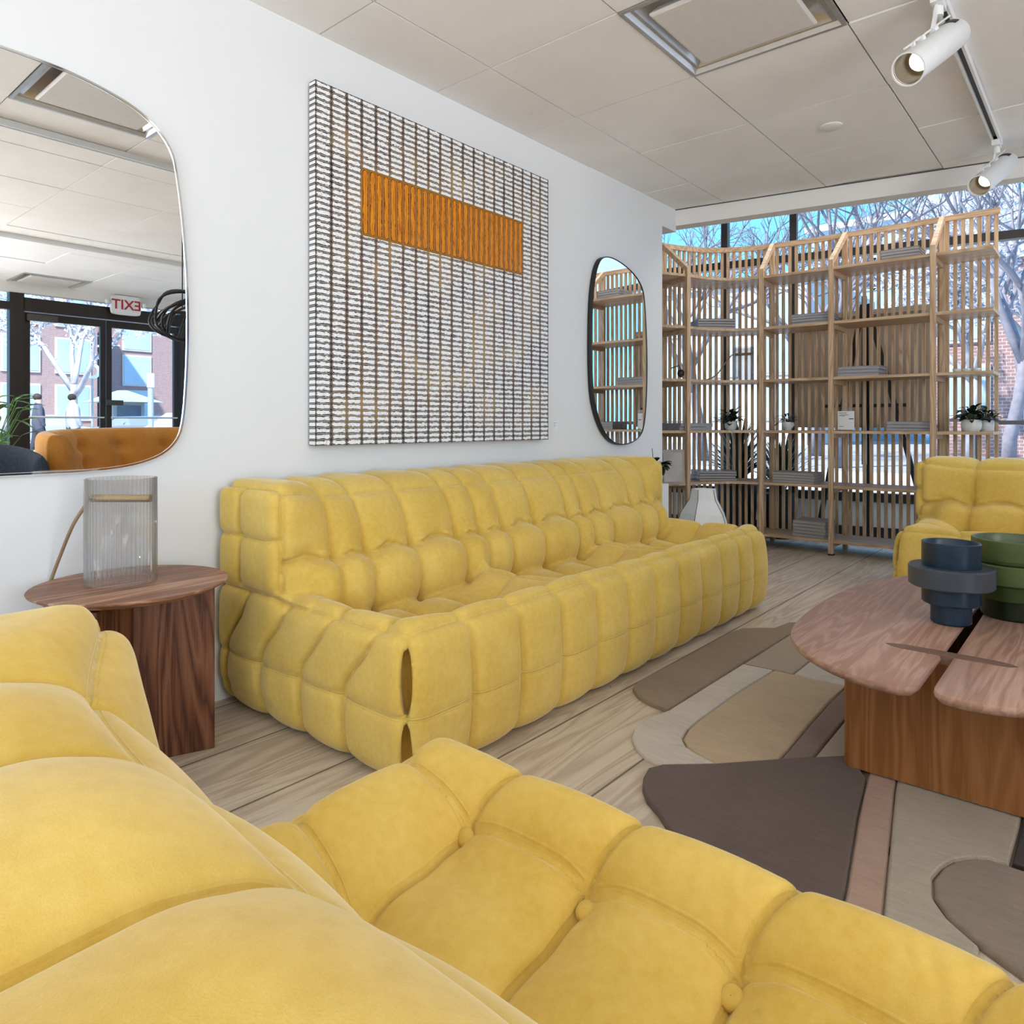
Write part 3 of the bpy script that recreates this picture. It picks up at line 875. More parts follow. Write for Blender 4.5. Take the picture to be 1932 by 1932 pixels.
# orange block
OY0, OY1, OZ0, OZ1 = 3 * PW, 17 * PW, 1.668 - AZ0, 1.935 - AZ0
ou = n.math('DIVIDE', n.math('SUBTRACT', n.math('ADD', y, wob), OY0), (OY1 - OY0) / 28)
fu = n.math('MULTIPLY', n.math('SUBTRACT', n.math('FRACT', ou), .5), (OY1 - OY0) / 28)
zc = n.math('SUBTRACT', z, (OZ0 + OZ1) / 2)
az = n.math('MAXIMUM', n.math('SUBTRACT', n.math('ABSOLUTE', zc), (OZ1 - OZ0) / 2 - .020), 0.0)
do = n.math('SQRT', n.math('ADD', n.math('MULTIPLY', az, az), n.math('MULTIPLY', fu, fu)))
on_ = n.math('ADD', do, n.math('MULTIPLY', n.math('SUBTRACT', n.noise(1.0, 4, .7, v=n.map((1, 150, 45))), .5), .014))
oc = n.ramp(n.noise(1.0, 4, .6, v=n.map((1, 260, 14))), [(.40, (.80, .30, .010)), (.58, (.62, .18, .006)), (.66, (.13, .025, .004))])
ocol = n.mix(n.math('LESS_THAN', on_, .0105), (.10, .028, .006), oc)
ocol = n.mix(n.math('MULTIPLY', n.math('LESS_THAN', do, .0165), n.math('GREATER_THAN', do, .0145)), ocol, (.75, .33, .03))
ocol = n.mix(n.math('GREATER_THAN', do, .0185), ocol, (.30, .16, .02))
ins = n.math('MULTIPLY', n.math('MULTIPLY', n.math('GREATER_THAN', y, OY0), n.math('LESS_THAN', y, OY1)), n.math('MULTIPLY', n.math('GREATER_THAN', z, OZ0), n.math('LESS_THAN', z, OZ1)))
ins = n.math('MULTIPLY', ins, n.math('SUBTRACT', 1.0, isside))
col = n.mix(ins, col, ocol)
n.set(color=col, rough=.45, spec=.35, normal=n.bump(n.math('MULTIPLY', dn_, -1.0), .25, .004))
ARTM = n.m
t = thing('painting', (0, AY0, AZ0), 'large square canvas of white capsules with an orange block', 'painting')
mb = MB(); mb.box(.012, AX, AY0, AY1, AZ0, AZ1)
build('canvas', mb, ARTM, t, bevel=.001)
mb = MB()
for z0 in (AZ0 + .03, AZ1 - .06):
    mb = MB(); mb.box(.002, .012, AY0 + .03, AY1 - .03, z0, z0 + .03); build('stretcher', mb, ASHX, t)
t = thing('wall_label_card', (0, 1.47, .90), 'tiny white caption card on the wall right of the painting', 'card')
mb = MB(); mb.box(0, .004, 1.462, 1.512, .895, .945)
build('card', mb, WHITELAC, t)
INK = plain('grey_ink', (.2, .2, .22), .8)
for k, (a, b) in enumerate(((.010, .040), (.010, .022), (.010, .034), (.010, .018))):
    mb = MB(); mb.box(.004, .0044, 1.462 + a, 1.462 + b, .934 - k * .008, .936 - k * .008); build('text_line', mb, INK, t)

# ------------------------------------------------------------------ mirrors
def smooth_loop(pts, it=3):
    for _ in range(it):
        q = []
        for i in range(len(pts)):
            a, b = pts[i], pts[(i + 1) % len(pts)]
            q.append((a[0] * .75 + b[0] * .25, a[1] * .75 + b[1] * .25)); q.append((a[0] * .25 + b[0] * .75, a[1] * .25 + b[1] * .75))
        pts = q
    return pts
def inset(pts, k):
    n_ = len(pts); out = []
    for i in range(n_):
        a, b = pts[i - 1], pts[(i + 1) % n_]
        tx, ty = b[0] - a[0], b[1] - a[1]; l = math.hypot(tx, ty) or 1
        out.append((pts[i][0] + k * -ty / l, pts[i][1] + k * tx / l))
    return out
def area(p): return sum(p[i - 1][0] * p[i][1] - p[i][0] * p[i - 1][1] for i in range(len(p))) / 2
def mirror(pts, th, label, framem, fw=.012):
    pts = smooth_loop(pts)
    if area(pts) < 0: pts = pts[::-1]
    cy_ = sum(p[0] for p in pts) / len(pts); zz_ = min(p[1] for p in pts)
    t = thing('wall_mirror', (0, cy_, zz_), label, 'mirror')
    i1 = inset(pts, fw)
    R_ = lambda P_, x: [(x, p[0], p[1]) for p in P_]
    mb = MB()
    mb.rings([R_(inset(pts, .01), .0), R_(pts, .004), R_(pts, th - .004), R_(inset(pts, .003), th), R_(i1, th), R_(inset(pts, fw + .001), th - .006)])
    build('frame', mb, framem, t, auto=50)
    mb = MB(); mb.add(R_(i1, th - .004), [tuple(range(len(i1)))])
    build('glass', mb, MIRROR, t)
half = [(-.93, 1.945), (-.82, 1.937), (-.68, 1.905), (-.60, 1.857), (-.553, 1.795), (-.538, 1.72), (-.522, 1.60), (-.508, 1.44), (-.503, 1.27), (-.506, 1.10), (-.518, .93), (-.540, .87), (-.590, .825), (-.68, .797), (-.80, .787), (-.93, .787)]
big = half + [(-1.0 - (p[0] + 1.0), p[1]) for p in half[::-1]]
mirror(big, .022, 'big pebble-shaped wall mirror with chrome edge, cut by the left border', CHROME, .009)
small = [(1.906, 1.902), (2.013, 1.920), (2.162, 1.898), (2.293, 1.852), (2.374, 1.789), (2.401, 1.709), (2.429, 1.447), (2.432, 1.168), (2.401, .923), (2.346, .847), (2.24, .808), (2.10, .798), (1.99, .828), (1.90, .90), (1.83, 1.02), (1.80, 1.14), (1.79, 1.387), (1.80, 1.635), (1.825, 1.762), (1.855, 1.845)]
mirror(small, .035, 'small tall pebble-shaped mirror with black frame, right of the painting', BLACK, .006)

# ------------------------------------------------------------------ side table + lamp
TX, TY, TZ = .262, -.775, .50
t = thing('side_table', (TX, TY, 0), 'round walnut side table with slab legs under the ribbed glass lamp', 'side table')
mb = MB(); mb.lathe([(.001, TZ - .028), (.15, TZ - .028), (.215, TZ - .020), (.240, TZ - .006), (.242, TZ - .002), (.240, TZ), (.001, TZ)], (TX, TY, 0), 96, capa=True, capb=True)
build('tabletop', mb, WALTOP, t, auto=30)
for (ex, ey) in ((.305, -.568), (.395, -.93), (.05, -.80)):
    d_ = Vector((ex - TX + .03, ey - TY, 0)); c0 = Vector((TX - .03, TY, 0)); L_ = d_.length; d_.normalize(); s2 = Vector((-d_.y, d_.x, 0))
    mb = MB(); mb.obox(c0 + d_ * L_ / 2 + Vector((0, 0, (TZ - .028) / 2)), d_ * L_ / 2, s2 * .021, Vector((0, 0, (TZ - .028) / 2)))
    build('leg', mb, WALNUT, t, bevel=.003)
def ribbed(cx, cy, z0, r, h, ribs=44, cord=True, label='', group=None, rd=(0, 1), cordpts=None, cat='lamp'):
    t = thing('glass_lamp', (cx, cy, z0), label, cat, group)
    n_ = ribs * 6
    def ring(rr, z, amp): return [(cx + (rr + amp * math.cos(ribs * 2 * PI * k / n_)) * math.cos(2 * PI * k / n_), cy + (rr + amp * math.cos(ribs * 2 * PI * k / n_)) * math.sin(2 * PI * k / n_), z) for k in range(n_)]
    a = .0030 * r / .086
    mb = MB(); mb.rings([ring(r, z0 + .001, a), ring(r, z0 + h, a), ring(r - .004, z0 + h, 0), ring(r - .004, z0 + .001, 0), ring(r, z0 + .001, a)])
    build('glass_cylinder', mb, RIBGLASS, t, smooth=True)
    d_ = Vector((rd[0], rd[1], 0)).normalized(); zz_ = z0 + h * .80
    mb = MB(); c0 = Vector((cx, cy, zz_))
    mb.tube([c0 - d_ * (r + .012), c0 - d_ * (r + .002)], .0065, 12)
    mb.tube([c0 - d_ * (r - .006), c0 + d_ * (r - .006)], .0105, 16)
    build('brass_tube', mb, BRASS, t)
    if cordpts:
        mb = MB(); mb.tube(cordpts, .0048, 8)
        build('cord', mb, CORD, t, smooth=True)
    return t
def bez(p, n_=24):
    p = [Vector(q) for q in p]; out = []
    P_ = [p[0]] + p + [p[-1]]
    for i in range(1, len(P_) - 2):
        for k in range(n_):
            s = k / n_
            out.append(.5 * ((2 * P_[i]) + (-P_[i - 1] + P_[i + 1]) * s + (2 * P_[i - 1] - 5 * P_[i] + 4 * P_[i + 1] - P_[i + 2]) * s * s + (-P_[i - 1] + 3 * P_[i] - 3 * P_[i + 1] + P_[i + 2]) * s ** 3))
    out.append(p[-1]); return out
LXc, LYc = .228, -.79
rdv = Vector((c_, s_, 0))
lr = .086
l0 = Vector((LXc, LYc, TZ + .282 * .80)) - rdv * (lr + .01)
cp = [l0, atd(163, 950, 1.90), atd(138, 990, 1.90), atd(115, 1045, 1.95), atd(95, 1100, 1.98), atd(84, 1150, 1.98), atd(74, 1200, 1.98), Vector((.035, -1.0, .15)), Vector((.05, -1.05, .008)), Vector((.12, -1.2, .006))]
ribbed(LXc, LYc, TZ + .001, lr, .282, 48, label='clear ribbed glass cylinder lamp with brass tube on the round side table', rd=(rdv.x, rdv.y), cordpts=bez(cp, 12))

# ------------------------------------------------------------------ coffee table
CZ = .38
XC = 1.987
hl = [(-.012, .135), (-.016, .105), (-.035, .090), (-.075, .086), (-.147, .100), (-.235, .155), (-.310, .238), (-.357, .34), (-.382, .50), (-.390, .72), (-.382, .93), (-.348, 1.12), (-.290, 1.30), (-.20, 1.40), (-.09, 1.44), (-.035, 1.445), (-.016, 1.43), (-.012, 1.40)]
def refine(pts, it=2):
    for _ in range(it):
        q = [pts[0]]
        for a, b in zip(pts[:-1], pts[1:]):
            q += [(a[0] * .75 + b[0] * .25, a[1] * .75 + b[1] * .25), (a[0] * .25 + b[0] * .75, a[1] * .25 + b[1] * .75)]
        pts = q + [pts[-1]]
    return pts
t = thing('coffee_table', (XC, .76, 0), 'large oval oak coffee table split by a gap with dark inlay bar', 'coffee table')
for sgn in (1, -1):
    p = [(XC + sgn * a, b) for a, b in refine(hl)]
    if area(p) < 0: p = p[::-1]
    R_ = lambda P_, z_: [(q[0], q[1], z_) for q in P_]
    mb = MB(); mb.rings([R_(inset(p, .040), CZ - .034), R_(inset(p, .012), CZ - .024), R_(inset(p, .002), CZ - .014), R_(p, CZ - .008), R_(inset(p, .0015), CZ - .002), R_(inset(p, .005), CZ)], True, True, True)
    build('tabletop', mb, OAKTOP, t, auto=35)
mb = MB()
def rrect(x0, x1, y0, y1, r, n_=8):
    out = []
    for cx_, cy_, a0 in ((x1 - r, y0 + r, -90), (x1 - r, y1 - r, 0), (x0 + r, y1 - r, 90), (x0 + r, y0 + r, 180)):
        for k in range(n_ + 1):
            a = R(a0 + 90 * k / n_); out.append((cx_ + r * math.cos(a), cy_ + r * math.sin(a)))
    return out
mb.prism(rrect(1.735, 2.239, .448, .50, .02), 0.0178, CZ - .034); build('base_panel', mb, OAKBASE, t, auto=40)
mb = MB(); mb.prism(rrect(1.735, 1.785, .50, 1.08, .02), 0.0178, CZ - .034); build('base_panel', mb, OAKBASE, t, auto=40)
mb = MB(); mb.prism(rrect(2.189, 2.239, .50, 1.08, .02), 0.0178, CZ - .034); build('base_panel', mb, OAKBASE, t, auto=40)
mb = MB(); mb.prism(rrect(1.735, 2.239, 1.08, 1.13, .02), 0.0178, CZ - .034); build('base_panel', mb, OAKBASE, t, auto=40)
for yb in (.388, 1.14):
    pts = [(1.853, yb), (1.866, yb - .012), (1.89, yb - .0185), (1.987, yb - .020), (2.08, yb - .0185), (2.109, yb - .012), (2.122, yb), (2.109, yb + .012), (2.08, yb + .0185), (1.987, yb + .020), (1.89, yb + .0185), (1.866, yb + .012)]
    mb = MB(); mb.prism(pts, CZ - .02, CZ + .0012)
    build('inlay_bar', mb, INLAY, t)
def tiers(name, c, tr, mats, label, inner, cat='vase', group=None):
    t = thing(name, c, label, cat, group)
    z0 = c[2]
    for i, (r, h) in enumerate(tr):
        mb = MB(); last = i == len(tr) - 1
        b = .004
        if not last:
            mb.lathe([(.01, z0), (r - b, z0), (r, z0 + b), (r, z0 + h - b), (r - b, z0 + h), (.01, z0 + h)], (c[0], c[1], 0), 64, capa=True, capb=True)
        else:
            mb.lathe([(.01, z0), (r - .001, z0), (r, z0 + b), (r, z0 + h - .002), (r - .002, z0 + h), (r - .005, z0 + h), (r - .007, z0 + h - .003), (r - .007, z0 + .008), (.01, z0 + .006)], (c[0], c[1], 0), 64, capa=True, capb=True)
        build('tier', mb, mats[i], t, auto=35)
        z0 += h
tiers('glass_vase', (1.945, .708, CZ + .001), [(.0495, .054), (.071, .048), (.104, .055), (.071, .066)], [BLUEGL, BLUEGL, GREYGL, BLUEGL], 'stepped smoky blue glass vase with one wide ring on the coffee table', .06)
tiers('glass_vase', (2.075, .905, CZ + .001), [(.085, .055), (.104, .045), (.114, .055), (.110, .012), (.108, .055)], [DARKGREEN, GREENGL, GREENGL2, GREENGL, GREENGL2], 'stepped olive green glass vase at the right edge on the coffee table', .1)

# ------------------------------------------------------------------ rug
t = thing('area_rug', (1.6, .5, 0), 'abstract shaped wool rug in tan, cream, brown and pink patches under the coffee table', 'rug')
mb = MB(); RM = list(RUG.keys()); mats = [RUG[k] for k in RM]
def patch(k, pts, z=.013, sm=False):
    pts = list(pts)
    if sm: pts = smooth_loop(pts, 2)
    if area(pts) < 0: pts = pts[::-1]
    i = RM.index(k); a = inset(pts, .0025); b = inset(pts, .006)
    R_ = lambda P_, z_: [(q[0], q[1], z_) for q in P_]
    mb.rings([R_(pts, .0005), R_(pts, z * .5), R_(a, z - .002), R_(b, z)], True, True, True, i)
patch('tan', [(1.197, .486), (1.125, .500), (1.063, .530), (1.015, .580), (.996, .640), (1.000, .84), (1.003, 1.191), (1.003, 1.42), (1.018, 1.52), (1.07, 1.575), (1.125, 1.62), (1.145, 1.75), (1.19, 1.80), (1.217, 1.80), (1.210, 1.357), (1.204, 1.063)], .014)
patch('lt', [(1.211, 1.07), (1.219, 1.80), (1.39, 1.80), (1.392, 1.08)])
patch('cream', [(1.201, .486), (1.186, .42), (1.180, .351), (1.188, .29), (1.212, .240), (1.25, .195), (1.30, .160), (1.364, .146), (1.469, .242), (1.40, .268), (1.362, .287), (1.329, .326), (1.311, .39), (1.306, .50), (1.308, .75), (1.323, 1.07), (1.209, 1.062)])
patch('sand', [(1.327, 1.072), (1.311, .75), (1.309, .50), (1.314, .40), (1.332, .328), (1.365, .290), (1.405, .270), (1.472, .244), (1.590, .382), (1.580, .65), (1.573, .90), (1.575, 1.072)])
patch('cream', [(1.396, 1.078), (1.75, 1.075), (1.75, 1.35), (1.396, 1.35)])
patch('brn', [(1.578, 1.072), (1.576, .90), (1.583, .65), (1.593, .386), (1.657, .447), (1.651, .832), (1.651, 1.072)])
patch('gry', [(1.655, 1.072), (1.654, .832), (1.660, .450), (1.735, .523), (1.795, .60), (1.80, 1.072)])
patch('dark', [(1.364, .143), (1.47, .24), (1.60, .386), (1.732, .523), (1.799, .42), (1.831, .21), (1.886, -.096), (1.90, -.25), (1.62, -.20), (1.516, -.115), (1.469, -.073), (1.418, -.038), (1.382, .004), (1.358, .050), (1.345, .10)], .017)
patch('pink', [(1.802, .42), (1.834, .21), (1.889, -.096), (1.903, -.25), (1.975, -.25), (1.954, -.102), (1.905, .188), (1.866, .417), (1.84, .60), (1.78, .60)])
patch('pale', [(1.869, .417), (1.908, .188), (1.957, -.102), (1.978, -.25), (2.10, -.25), (2.105, -.09), (2.051, -.045), (2.018, .005), (2.006, .07), (2.014, .125), (2.029, .168), (2.060, .208), (2.085, .224), (2.120, .228), (2.122, .409), (2.122, .60), (1.845, .60)])
patch('grei', [(2.088, .220), (2.063, .204), (2.033, .165), (2.017, .123), (2.010, .07), (2.021, .008), (2.053, -.041), (2.108, -.086), (2.17, -.12), (2.30, -.16), (2.5, -.1), (2.5, .15), (2.3, .22)])
patch('blk', [(2.126, .60), (2.125, .409), (2.124, .230), (2.3, .226), (2.52, .16), (2.6, .6)])
patch('sand', [(1.80, 1.08), (2.5, 1.08), (2.55, 1.5), (2.2, 1.75), (1.80, 1.62)])
build('wool_patches', mb, mats, t)

# ------------------------------------------------------------------ slatted shelving
ZSH = [.105, .492, .88, 1.262, 1.655, 2.040]
FC = [(-.50, 2.50), (-.30, 2.90), (-.11, 3.28), (-.045, 3.45), (.03, 3.574), (.145, 3.665), (.283, 3.70), (.53, 3.712), (.773, 3.715), (1.40, 3.715), (1.725, 3.715)]
BC = [(-.82, 2.66), (-.62, 3.06), (-.43, 3.44), (-.33, 3.66), (-.20, 3.85), (.02, 3.99), (.245, 4.05), (.53, 4.07), (.78, 4.072), (1.40, 4.072), (1.725, 4.072)]
BAYS = [(0, 2), (2, 6), (6, 8), (8, 9), (9, 10)]
t = thing('slatted_shelving', (.6, 3.75, 0), 'curved ash shelving with slatted back in front of the windows', 'shelving')
posts = [2, 6, 8, 9]
for i in [0] + posts:
    fx, fy = FC[i]; bx, by = BC[i]
    d_ = (Vector((bx, by, 0)) - Vector((fx, fy, 0))).normalized(); s2 = Vector((-d_.y, d_.x, 0))
    mb = MB(); mb.obox((fx, fy, 1.045), d_ * .016, s2 * .016, Vector((0, 0, 1.045))); build('post', mb, ASH, t, bevel=.002)
    q = Vector((bx, by, 0)) - d_ * .03
    mb = MB(); mb.obox((q.x, q.y, 1.16), d_ * .016, s2 * .016, Vector((0, 0, 1.16))); build('post', mb, ASH, t, bevel=.002)
    mb = MB(); mb.obox((fx, fy, .006), d_ * .018, s2 * .018, Vector((0, 0, .006))); build('foot_cap', mb, BLACK, t)
    mb = MB(); mb.beam((fx, fy, 2.075), (q.x, q.y, 2.335), .03, .035); build('brace', mb, ASHX, t)
    for zz_ in ZSH:
        mb = MB(); mb.beam((fx, fy, zz_ - .033), (q.x, q.y, zz_ - .033), .022, .035); build('side_rail', mb, ASHX, t)
def dense(pts, step=.03):
    out = []
    for a, b in zip(pts[:-1], pts[1:]):
        n_ = max(1, int(round(math.dist(a, b) / step)))
        for k in range(n_): out.append((a[0] + (b[0] - a[0]) * k / n_, a[1] + (b[1] - a[1]) * k / n_))
    out.append(pts[-1]); return out
def crv(pts, n_=8):
    return [(p.x, p.y) for p in bez([(a, b, 0) for a, b in pts], n_)]
for i0, i1 in BAYS:
    f_ = FC[i0:i1 + 1]; b_ = BC[i0:i1 + 1]
    if (i0, i1) == (2, 6): f_ = crv(f_); b_ = crv(b_)
    for zz_ in ZSH:
        mb = MB()
        # board
        m_ = len(f_)
        ff, bb = f_, b_
        vs = [(p[0], p[1], z_) for z_ in (zz_ - .019, zz_) for p in ff] + [(p[0], p[1], z_) for z_ in (zz_ - .019, zz_) for p in bb]
        fs = []
        for k in range(m_ - 1):
            fs += [(k, k + 1, m_ + k + 1, m_ + k), (2 * m_ + k + 1, 2 * m_ + k, 3 * m_ + k, 3 * m_ + k + 1), (m_ + k, m_ + k + 1, 3 * m_ + k + 1, 3 * m_ + k), (k + 1, k, 2 * m_ + k, 2 * m_ + k + 1)]
        fs += [(0, m_, 3 * m_, 2 * m_), (m_ - 1, 3 * m_ - 1, 4 * m_ - 1, 2 * m_ - 1)]
        mb.add(vs, fs)
        build('shelf_board', mb, ASHX, t)
    # slats
    mb = MB(); pts = [Vector((p[0], p[1], 0)) for p in b_]
    Ls = [0]
    for a, b in zip(pts[:-1], pts[1:]): Ls.append(Ls[-1] + (b - a).length)
    tot = Ls[-1]; ns_ = max(3, round(tot / .047)); 
    for k in range(ns_):
        s = (k + .5) * tot / ns_
        j = max(q for q in range(len(Ls) - 1) if Ls[q] <= s)
        u_ = (s - Ls[j]) / (Ls[j + 1] - Ls[j]); p = pts[j].lerp(pts[j + 1], u_)
        d_ = (pts[j + 1] - pts[j]).normalized(); nn = Vector((-d_.y, d_.x, 0))
        mb.obox(p + nn * .012 + Vector((0, 0, 1.215)), d_ * .0115, nn * .007, Vector((0, 0, 1.115)))
    build('slat_panel', mb, ASH, t)
    mb = MB()
    for a, b in zip(b_[:-1], b_[1:]): mb.beam((a[0], a[1], 2.335), (b[0], b[1], 2.335), .03, .038)
    build('top_rail', mb, ASHX, t)

# things on the shelves -------------------------------------------------
def books(x, y, z, wd, dp, h, rz, label, cover=COVER, n_=None, jit=.004):
    n_ = n_ or max(1, round(h / .022)); hb = h / n_
    for k in range(n_):
        pos = 'lowest ' if k == 0 else ('top ' if k == n_ - 1 else (['middle ', 'second-from-bottom ', 'third-from-bottom ', 'fourth-from-bottom '][0 if n_ == 3 else k]))
        t = thing('book', (x + random.uniform(-jit, jit), y + random.uniform(-jit, jit), z + .0008 + k * hb), pos + label, 'book', 'books lying flat in stacks on the shelving', rz=rz + random.uniform(-.02, .02))
        mb = MB(); mb.box(-wd / 2 + .004, wd / 2 - .004, -dp / 2 + .004, dp / 2 - .002, .0018, hb - .0026); build('pages', mb, PAGES, t, local=True)
        mb = MB(); mb.box(-wd / 2, wd / 2, -dp / 2, dp / 2, 0, .0016); mb.box(-wd / 2, wd / 2, -dp / 2, dp / 2, hb - .0024, hb - .0008)
        mb.box(-wd / 2, -wd / 2 + .003, -dp / 2, dp / 2, .0016, hb - .0024); build('cover', mb, cover, t, local=True)
random.seed(7)
bk = [
 (-.085, 3.655, ZSH[4], .29, .22, .078, .75, 'photo-covered book stacked in the curved bay, second shelf from the top', COVER),
 (.62, 3.86, ZSH[4], .27, .22, .078, .0, 'grey book stacked on the second shelf from the top, middle bay', GREYCOVER),
 (-.20, 3.44, ZSH[2], .30, .26, .055, 1.1, 'grey book stacked beside the wall on the waist-high shelf', GREYCOVER),
 (-.075, 3.65, ZSH[1], .29, .22, .078, .75, 'photo-covered book stacked behind the long sofa, low curved shelf', COVER),
 (.50, 3.84, ZSH[1], .30, .22, .080, .0, 'tan-edged book stacked on the low middle-bay shelf', TANCOVER),
 (.61, 3.86, ZSH[0], .23, .24, .118, .0, 'tan book in the tall stack on the bottom shelf', TANCOVER),
 (1.19, 3.90, ZSH[5], .24, .22, .080, .0, 'grey book stacked on the top shelf', GREYCOVER),
 (.94, 3.86, ZSH[3], .27, .22, .070, .0, 'grey book stacked at chest height beside the tall post', GREYCOVER),
 (1.25, 3.86, ZSH[2], .27, .22, .066, .0, 'silver book stacked at the right end of the waist-high shelf', GREYCOVER)]
for b in bk: books(*b[:8], cover=b[8])

def leaf(mb, base, tip, w_, bend=(0, 0, 0), mi=0):
    base = Vector(base); tip = Vector(tip); d_ = tip - base; L_ = d_.length
    s2 = d_.cross(Vector((0, 0, 1)));
    if s2.length < 1e-4: s2 = Vector((1, 0, 0))
    s2.normalize(); nb = Vector(bend)
    vs = []; K = 6
    for k in range(K + 1):
        q = k / K; p = base + d_ * q + nb * (4 * q * (1 - q)); ww = w_ * math.sin(PI * min(.97, .06 + q * .92)) ** .8
        cup = Vector((0, 0, -ww * .25))
        vs += [p - s2 * ww, p + cup, p + s2 * ww]
    fs = []
    for k in range(K):
        a = 3 * k; fs += [(a, a + 1, a + 4, a + 3), (a + 1, a + 2, a + 5, a + 4)]
    mb.add(vs, fs, mi)
def pot_plant(x, y, z, r, h, label, leaves=26, ll=.07, lw=.016, spread=1.0, mat=None, potmat=None, name='potted_plant', flare=1.0, stalks=True, seed=1):
    random.seed(seed)
    t = thing(name, (x, y, z + .0008), label, 'potted plant')
    mb = MB(); mb.lathe([(r * .72 * flare, 0), (r * .95 * flare, h * .25), (r, h * .6), (r * .92, h), (r * .84, h), (r * .85, h * .85), (.002, h * .84)], (x, y, z + .0008), 32, capa=True)
    build('pot', mb, potmat or CERAMIC, t, auto=50)
    mb = MB(); st = MB()
    for k in range(leaves):
        a = random.uniform(0, 2 * PI); e = random.uniform(.2, 1.25)
        rad = random.uniform(.1, 1) * spread
        b0 = Vector((x, y, z + h * .85)); stem = b0 + Vector((math.cos(a) * math.cos(e) * rad * ll * 1.3, math.sin(a) * math.cos(e) * rad * ll * 1.3, math.sin(e) * ll * random.uniform(.3, 1.3)))
        tp = stem + Vector((math.cos(a) * ll * random.uniform(.4, 1), math.sin(a) * ll * random.uniform(.4, 1), ll * random.uniform(-.4, .5)))
        st.tube([b0, b0.lerp(stem, .5) + Vector((0, 0, .01)), stem], .0015, 5)
        leaf(mb, stem, tp, lw * random.uniform(.7, 1.2), (0, 0, ll * .1))
    build('leaves', mb, mat or LEAF, t)
    build('stems', st, mat or LEAF, t)
    return t
pot_plant(.005, 3.79, ZSH[2], .046, .068, 'leafy dark plant in a white pot on the curved waist-high shelf', 60, .078, .019, seed=3)
pot_plant(.43, 3.84, ZSH[2], .045, .062, 'small plant with drooping thin leaves in a white bowl on the waist-high shelf', 26, .06, .009, 1.4, seed=5, flare=.7)
pot_plant(1.60, 3.79, ZSH[2], .058, .075, 'wider of the two white pots of jade plant at the shelf end', 64, .075, .017, seed=8)
pot_plant(1.665, 3.91, ZSH[2], .045, .072, 'smaller of the two white pots of jade plant at the shelf end', 44, .07, .016, seed=9)
random.seed(2)
# ribbed glass lamp on the shelf
q0 = Vector((.115, 3.83, ZSH[3] + .21))
ribbed(.095, 3.82, ZSH[3] + .001, .075, .262, 36, label='ribbed glass cylinder lamp on the chest-high curved shelf', rd=(1, .1), cordpts=bez([(.005, 3.81, ZSH[3] + .21), (-.03, 3.79, ZSH[3] + .16), (-.08, 3.71, ZSH[3] + .05), (-.13, 3.62, ZSH[3] + .006)], 10))
# price sign in acrylic stand
t = thing('price_sign', (.845, 3.82, ZSH[2]), 'white price sheet in a clear acrylic stand on the waist-high shelf', 'sign')
mb = MB(); mb.box(.785, .905, 3.815, 3.821, ZSH[2] + .001, ZSH[2] + .17); mb.box(.785, .905, 3.80, 3.88, ZSH[2] + .001, ZSH[2] + .004)
build('acrylic_stand', mb, RIBGLASS, t)
mb = MB(); mb.box(.79, .90, 3.811, 3.8145, ZSH[2] + .008, ZSH[2] + .14); build('sheet', mb, PAPER, t)
for (a, b, zz_) in ((.80, .85, .125), (.80, .86, .112), (.80, .84, .104), (.865, .895, .082), (.80, .83, .03)):
    mb = MB(); mb.box(a, b, 3.8104, 3.811, ZSH[2] + zz_, ZSH[2] + zz_ + (.006 if zz_ == .082 else .003)); build('text_line', mb, BLACK, t)
# small white bowls
for k, xx in enumerate((1.51, 1.565, 1.62)):
    t = thing('small_bowl', (xx, 3.86, ZSH[3]), ('left', 'middle', 'right')[k] + ' one of three tiny white bowls at the shelf end', 'bowl', 'tiny white bowls')
    mb = MB(); mb.lathe([(.012, 0), (.022, .012), (.024, .026), (.021, .026), (.018, .012), (.001, .006)], (xx, 3.86, ZSH[3] + .0008), 24, capa=True)
    build('bowl_body', mb, CERAMIC, t, smooth=True)
# black plug lamp with hanging wire on the left post
t = thing('clip_lamp', (-.17, 3.30, 1.27), 'small black clip lamp with a wire dangling down the first shelf post', 'lamp')
mb = MB(); mb.sphere((-.155, 3.26, 1.305), .026, .026, .03); mb.tube([(-.155, 3.26, 1.33), (-.15, 3.22, 1.36), (-.20, 3.19, 1.34)], .004)
build('lamp_head', mb, BLACK, t, smooth=True)
mb = MB(); mb.tube(bez([(-.14, 3.25, 1.29), (-.10, 3.235, 1.1), (-.095, 3.23, .75), (-.14, 3.20, .55), (-.22, 3.12, .50)], 10), .003, 6)
build('wire', mb, CORD, t, smooth=True)
# framed print leaning on low shelf by the wall
t = thing('framed_print', (-.17, 3.12, ZSH[1]), 'pale framed print leaning on the low shelf beside the wall', 'framed print')
mb = MB(); mb.obox((-.137, 3.087, ZSH[1] + .125), Vector((.055, .075, 0)), Vector((-.01, .006, 0)), Vector((-.01, .01, .125))); build('frame', mb, plain('pale_wood_frame', (.40, .32, .25), .6), t)
mb = MB(); mb.obox((-.125, 3.078, ZSH[1] + .125), Vector((.043, .060, 0)), Vector((-.001, .0006, 0)), Vector((-.0085, .009, .105))); build('print', mb, plain('pale_print', (.46, .41, .37), .6, 0, .2, 6), t)
